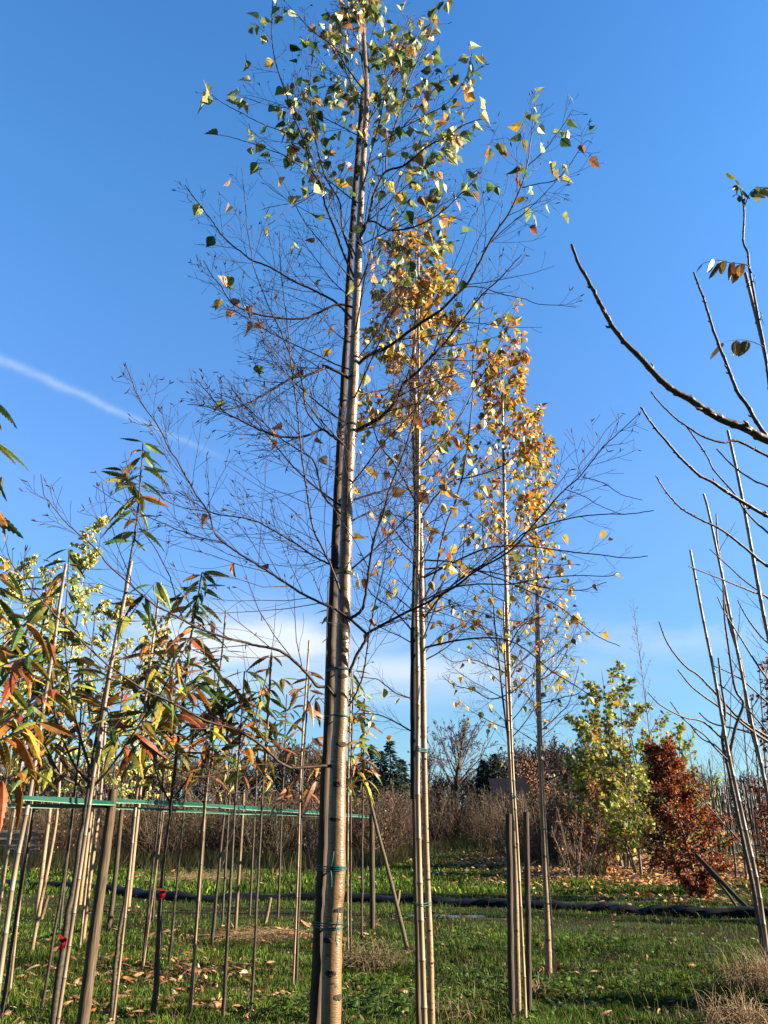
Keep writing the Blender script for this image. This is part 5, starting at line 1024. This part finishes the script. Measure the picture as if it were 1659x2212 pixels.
# distant wood: one mass of bare trees
def template(tw):
    m = MB(); tw.flush(m, 3); V = np.concatenate(m.V); Fq = np.concatenate([f for f, *_ in m.F]); C = np.concatenate([c for _, _, c, _ in m.F]); return V, Fq, C
tpl = []
for i in range(6):
    tw, b = farcrown(829.5, 1640, 80, R.uniform(3, 4.2), 14, (.5, .5, .5), R, 2); V, Fq, C = template(tw); V = V-[0, 80, 0]; tpl.append((V/ V[:, 2].max(), Fq))
wd = MB(); n = 430
WX = np.array([-900, -300, 0, 560, 640, 720, 760, 900, 1050, 1100, 1180, 1260, 1330, 1500, 2300]); WT = np.array([1630, 1625, 1625, 1622, 1582, 1590, 1640, 1665, 1650, 1596, 1585, 1605, 1615, 1660, 1670])
for i in range(n):
    x = -1200+(i+R.random())/n*4300; Yc = R.uniform(84, 105); top = P(x, np.interp(x, WX, WT)+R.uniform(0, 30), Yc)[0]; V, Fq = tpl[i % 6]; h = top[2]; an = R.uniform(0, 6.28); c_, s__ = math.cos(an), math.sin(an)
    Rm = np.array([[[c_, -s__, 0], [s__, c_, 0], [0, 0, 1]]]); col = np.array([[(.085, .055, .042), (.10, .06, .036), (.14, .07, .035), (.065, .05, .045)][R.integers(0, 4)]])*R.uniform(.8, 1.2)
    wd.inst(V, Fq, np.array([[top[0], Yc, 0.]]), Rm, np.array([[h, h, h]]), 0, col)
for i in range(380):
    x = -1200+(i+R.random())/380*4300; Yc = R.uniform(88, 112); q = P(x, 1750, Yc)[0]; V, Fq = tpl[i % 6]; h = R.uniform(2.5, 4.5)
    wd.inst(V, Fq, np.array([[q[0], Yc, -.4]]), np.eye(3)[None], np.array([[h*2.2, h*2.2, h]]), 0, np.array([[.06, .045, .03]])*R.uniform(.7, 1.3))
# scattered russet leaves held in the wood, near the roof
nl = 5000; x = R.normal(1125, 40, nl); Yc = R.uniform(80, 84, nl); z = R.uniform(.5, 7, nl)*np.exp(-((x-1125)/80)**2)+R.uniform(0, 1.2, nl); px = (x-829.5)/F*Yc/CP*1.0
f = R.normal(0, 1, (nl, 3)); wd.inst(*DIA, np.stack([px*CP*1.02, Yc, z], 1), bases(f, R, jit=1), R.uniform(.12, .3, nl), 0, pick([(.30, .13, .05), (.22, .10, .05)], [1, 1], nl, R))
tag(wd.build('distant_wood', [M['btwig']]), kind='stuff')
# house with slate roof
hb = P(1075, 1780, 78)[0]; hb[2] = 0; root = empty('house', hb, 'low house with a dark slate roof showing between conifer and third birch', 'house')
rx0 = P(1052, 1700, 78)[0]; zt = P(1060, 1683, 78)[0][2]; ze = P(1060, 1722, 78)[0][2]
x0, x1 = P(1058, 1700, 78)[0][0], P(1140, 1700, 78)[0][0]; th = .12
mb = MB(); mb.add([(x0+.3, 76.3, 0), (x1-.3, 76.3, 0), (x1-.3, 76.3, ze-.05), (x0+.3, 76.3, ze-.05), (x0+.3, 81.7, 0), (x1-.3, 81.7, 0), (x1-.3, 81.7, ze-.05), (x0+.3, 81.7, ze-.05), (x0+.3, 79, zt-.2), (x1-.3, 79, zt-.2)], [[0, 1, 2, 3], [5, 4, 7, 6]], 0, (.30, .24, .18), False)
mb.add([(x0+.3, 76.3, 0), (x0+.3, 81.7, 0), (x0+.3, 81.7, ze-.05), (x0+.3, 79, zt-.2), (x0+.3, 76.3, ze-.05), (x1-.3, 76.3, 0), (x1-.3, 81.7, 0), (x1-.3, 81.7, ze-.05), (x1-.3, 79, zt-.2), (x1-.3, 76.3, ze-.05)], [[1, 0, 4, 3, 2], [5, 6, 7, 8, 9]], 0, (.30, .24, .18), False); mb.build('wall', [M['paint']], root, hb)
mb = MB()
for sgn in (-1, 1):
    ye = 79+sgn*3.1; V = [(x0, ye, ze-.25), (x1, ye, ze-.25), (x1, 79, zt), (x0, 79, zt), (x0, ye, ze-.25+th), (x1, ye, ze-.25+th), (x1, 79, zt+th), (x0, 79, zt+th)]; mb.add(V, [[0, 1, 2, 3], [4, 7, 6, 5], [0, 4, 5, 1], [1, 5, 6, 2], [3, 7, 4, 0]], 0, (.012, .013, .018), False)
mb.build('roof', [M['slate']], root, hb)
# ------------------------------------------------------------------ thicket of young brown trees
R = np.random.default_rng(64); tpl = []
for i in range(7):
    tw = Twigs()
    for s in range(3):
        b = np.array([R.normal(0, .15), R.normal(0, .15), 0]); h = R.uniform(.75, 1.0)
        d = unit([R.normal(0, .17), R.normal(0, .17), 1]); a = np.array([b+d*h*u for u in np.linspace(0, 1, 5)]); a[1:-1] += R.normal(0, .012, (3, 3)); r = np.linspace(.0055, .0018, 5); tw.put(a, r, (.5, .5, .5))
        sprout(tw, a, r, 15, R, 1, ang=44, lf=.48, bend=(0, 0, .25), wob=.12, k=3, sub=3, node=0, tipr=.0016, s0=.08, minl=.03)
    V, Fq, C = template(tw); tpl.append((V, Fq))
tk = MB(); n = 1150; cnt = 0
tcols = np.array([(.085, .046, .022), (.06, .038, .02), (.11, .06, .026), (.14, .085, .036), (.065, .052, .022), (.12, .048, .018)])
lp_, lc_ = [], []
while cnt < n:
    x = R.uniform(-700, 1330); Yc = 1/(1/27+R.random()*(1/62-1/27))
    lim = np.interp(x, [-700, 70, 130, 820, 880, 960, 1040, 1070, 1150, 1230, 1330], [44, 44, 34, 35, 46, 56, 54, 44, 34, 30, 29])+1.5*math.sin(x*.03)
    if Yc < lim: continue
    hh = np.interp(x, [-700, 400, 700, 900, 1050, 1250, 1330], [3.2, 3.3, 3.9, 4.2, 4.1, 3.6, 3.4])*R.uniform(.7, 1.08)*(Yc/55)**.35
    q = P(x, 1800, Yc)[0]; an = R.uniform(0, 6.28); c_, s__ = math.cos(an), math.sin(an); V, Fq = tpl[cnt % 7]; w = hh*R.uniform(.8, 1.3)
    tk.inst(V, Fq, np.array([[q[0], Yc, float(ground_z(q[0], Yc))-.02]]), np.array([[[c_, -s__, 0], [s__, c_, 0], [0, 0, 1.]]]), np.array([[w, w, hh]]), 0, (tcols[R.integers(0, 6)]*R.uniform(.5, 1.05))[None])
    m = R.integers(15, 60); cc_ = pick([(.20, .10, .035), (.09, .12, .025), (.34, .15, .04), (.13, .08, .035), (.06, .085, .02)], [3, 2.2, .8, 3, 2.4], 1, R)
    lp_.append(np.stack([q[0]+R.normal(0, .3, m), Yc+R.normal(0, .3, m), R.uniform(.1, 1, m)*hh*.85], 1)); lc_.append(np.repeat(cc_, m, 0)*R.uniform(.7, 1.3, (m, 1))); cnt += 1
lp_ = np.concatenate(lp_); lc_ = np.concatenate(lc_); n = len(lp_); tk.inst(*DIA, lp_, bases(R.normal(0, 1, (n, 3)), R, jit=1), R.uniform(.05, .13, n), 0, lc_)
tag(tk.build('thicket', [M['btwig']]), kind='stuff')
# tall dry weeds in front of the thicket
dw = MB(); n = 26000; x = R.uniform(-700, 1240, n); lim = np.interp(x, [-700, 70, 130, 820, 880, 960, 1040, 1070, 1240], [46, 46, 34, 35, 46, 56, 54, 42, 29]); Yc = lim-np.abs(R.normal(0, 2.5, n)); sel = R.random(n) < (.3+.7*lump(x*.02, Yc*.3)); x, Yc = x[sel], Yc[sel]; n = len(x)
q = np.stack([(x-CX)/F*Yc/.95, Yc, 0*Yc], 1); q[:, 2] = ground_z(q[:, 0], q[:, 1]); h = R.uniform(.15, .75, n); w = R.uniform(.012, .035, n); l = R.normal(0, .16, (n, 2)); V = np.stack([q-[1, 0, 0]*w[:, None], q+[1, 0, 0]*w[:, None], q+np.column_stack([l, h])], 1).reshape(-1, 3)
dw.add(V, np.arange(n*3).reshape(n, 3), 0, pick([(.22, .17, .08), (.15, .14, .05), (.08, .12, .03), (.18, .10, .05)], [3, 3, 3, 1], n, R), False); tag(dw.build('dry_weeds', [M['grass']]), kind='stuff')
# dry grass clumps
def clump(label, px, py, rad, h, n, seed, col=(.27, .17, .075)):
    R = np.random.default_rng(seed); Yc = gd(py); c, _ = P(px, py, Yc); c[2] = float(ground_z(c[0], Yc)); mb = MB(); b = c+np.column_stack([R.normal(0, rad*.4, n), R.normal(0, rad*.4, n), np.zeros(n)])
    az = R.uniform(0, 6.28, n); le = R.uniform(.2, 1.2, n)*rad; hh = R.uniform(.4, 1, n)*h; u = np.linspace(0, 1, 5)[None, :, None]; d = np.stack([np.cos(az)*le, np.sin(az)*le, 0*le], 1)[:, None, :]
    pts = b[:, None, :]+d*u**1.6+np.array([0, 0, 1.])*(hh[:, None, None]*(1.5*u-.75*u*u*(.6+le[:, None, None]/rad))); rad_ = np.linspace(.0028, .0008, 5)[None].repeat(n, 0); mb.tubes(pts, rad_, 3, 0, pick([col, (.40, .29, .14), (.22, .13, .06)], [3, 2, 2], n, R))
    tag(mb.build('dry_grass_clump', [M['litter']], None, c), label, 'grass clump')
clump('tall straw-coloured dry grass clump at the corner under the leaning cane', 1650, 2150, .36, .52, 420, 1); clump('second straw clump spilling from the bottom corner', 1600, 2235, .3, .38, 300, 2); clump('small straw tuft at the foot of the dark posts', 1165, 2165, .18, .28, 70, 3); clump('dry brown tuft at the foot of the slanting brace', 795, 2090, .45, .45, 260, 4, (.26, .18, .09)); clump('straw tuft beside the second birch foot', 1000, 2215, .3, .35, 60, 5)
clump('flattened dry grass heap beside the stub stake', 560, 2030, .6, .22, 380, 6, (.34, .22, .11))
clump('dry grass tufts behind the barrier near the wood pile', 450, 1905, 1.3, .4, 500, 7, (.30, .20, .10))
# wood pile
wp0 = P(20, 1850, 40)[0]; wp0[2] = 0; root = empty('wood_pile', wp0, 'stack of pale sawn planks lying in the grass before the thicket', 'wood pile'); R = np.random.default_rng(9)
for l in range(8):
    for k in range(3):
        mb = MB(); L = R.uniform(4.2, 5.4); x = wp0[0]-2.6+R.normal(0, .25); y = 39.2+k*.42+R.normal(0, .03); z = .12+l*.145; w, t_ = .17, .045; an = R.normal(0, .02)
        V = np.array([(sx, sy, sz) for sx in (0, L) for sy in (-w, w) for sz in (-t_, t_)]); c_, s__ = math.cos(an), math.sin(an); V = V@np.array([[c_, s__, 0], [-s__, c_, 0], [0, 0, 1]])+[x, y, z+.05]
        mb.add(V, [[0, 1, 3, 2], [4, 6, 7, 5], [0, 4, 5, 1], [2, 3, 7, 6], [1, 5, 7, 3], [0, 2, 6, 4]], 0, np.array([.55, .46, .38])*R.uniform(.5, 1.2), False); mb.build('plank', [M['paint']], root, wp0)

# ------------------------------------------------------------------ leafy trees just outside the frame, towards the sun; they shade strips of the grass
for i, (x, y, h, rd) in enumerate([(9.6, 7.3, 3.1, .75), (15.5, 13.6, 4.2, 1.0), (18.5, 16.4, 5.0, 1.2), (21, 20.5, 5.4, 1.6), (24.5, 25.5, 6.0, 1.8)]):
    R = np.random.default_rng(700+i); crowntree('beech_tree', ['small beech outside the frame beside the dry grass corner', 'beech outside the frame level with the fourth birch', 'taller beech outside the frame near the barrier end', 'broad beech outside the frame beyond the barrier', 'broad tall beech outside the frame behind the back row'][i], 'beech tree', np.array([x, y, float(ground_z(x, y))]), h, lambda f: rd*(1.1-.7*f), 44, R, M['bgleaf'], OVAL, 2600, (.08, .14), BC, zlow=.2, tipr=.003, sub=7)

# small shrivelled leaves, twigs and seedheads in the sward
R = np.random.default_rng(811); mb = MB(); n = 2600; y = 1/(1/6.5+R.random(n)*(1/19-1/6.5)); x = R.uniform(-1, 1, n)*(.6+.55*y); z = ground_z(x, y)
az = R.uniform(0, 6.28, n); h = R.uniform(.05, .22, n); b = np.stack([x, y, z], 1); l = np.stack([np.cos(az), np.sin(az), 0*az], 1)*R.uniform(.02, .14, n)[:, None]
pts = np.stack([b, b+l*.3+np.array([0, 0, 1.])*(h*.6)[:, None], b+l+np.array([0, 0, 1.])*h[:, None]], 1); mb.tubes(pts, np.array([[.0016, .0014, .0008]]).repeat(n, 0), 3, 0, pick([(.17, .12, .055), (.11, .075, .03), (.10, .13, .03)], [2, 2, 3], n, R))
n = 2600; y = 1/(1/6.5+R.random(n)*(1/20-1/6.5)); x = R.uniform(-1, 1, n)*(.6+.55*y); z = ground_z(x, y)+R.uniform(.015, .06, n); f = np.column_stack([R.normal(0, 1, (n, 2)), R.normal(0, .4, n)])
for k, (tv, tf) in enumerate((OVAL, BIRCH[1], CHEST[1])):
    q = np.arange(n) % 3 == k; mb.inst(tv, tf, np.stack([x, y, z], 1)[q], bases(f[q], R, jit=.6), R.uniform(.03, .075, q.sum()), 0, pick([(.16, .08, .03), (.26, .13, .05), (.10, .06, .03), (.34, .24, .10)], [3, 2, 3, 1], int(q.sum()), R))
tag(mb.build('ground_debris', [M['litter']]), kind='stuff')
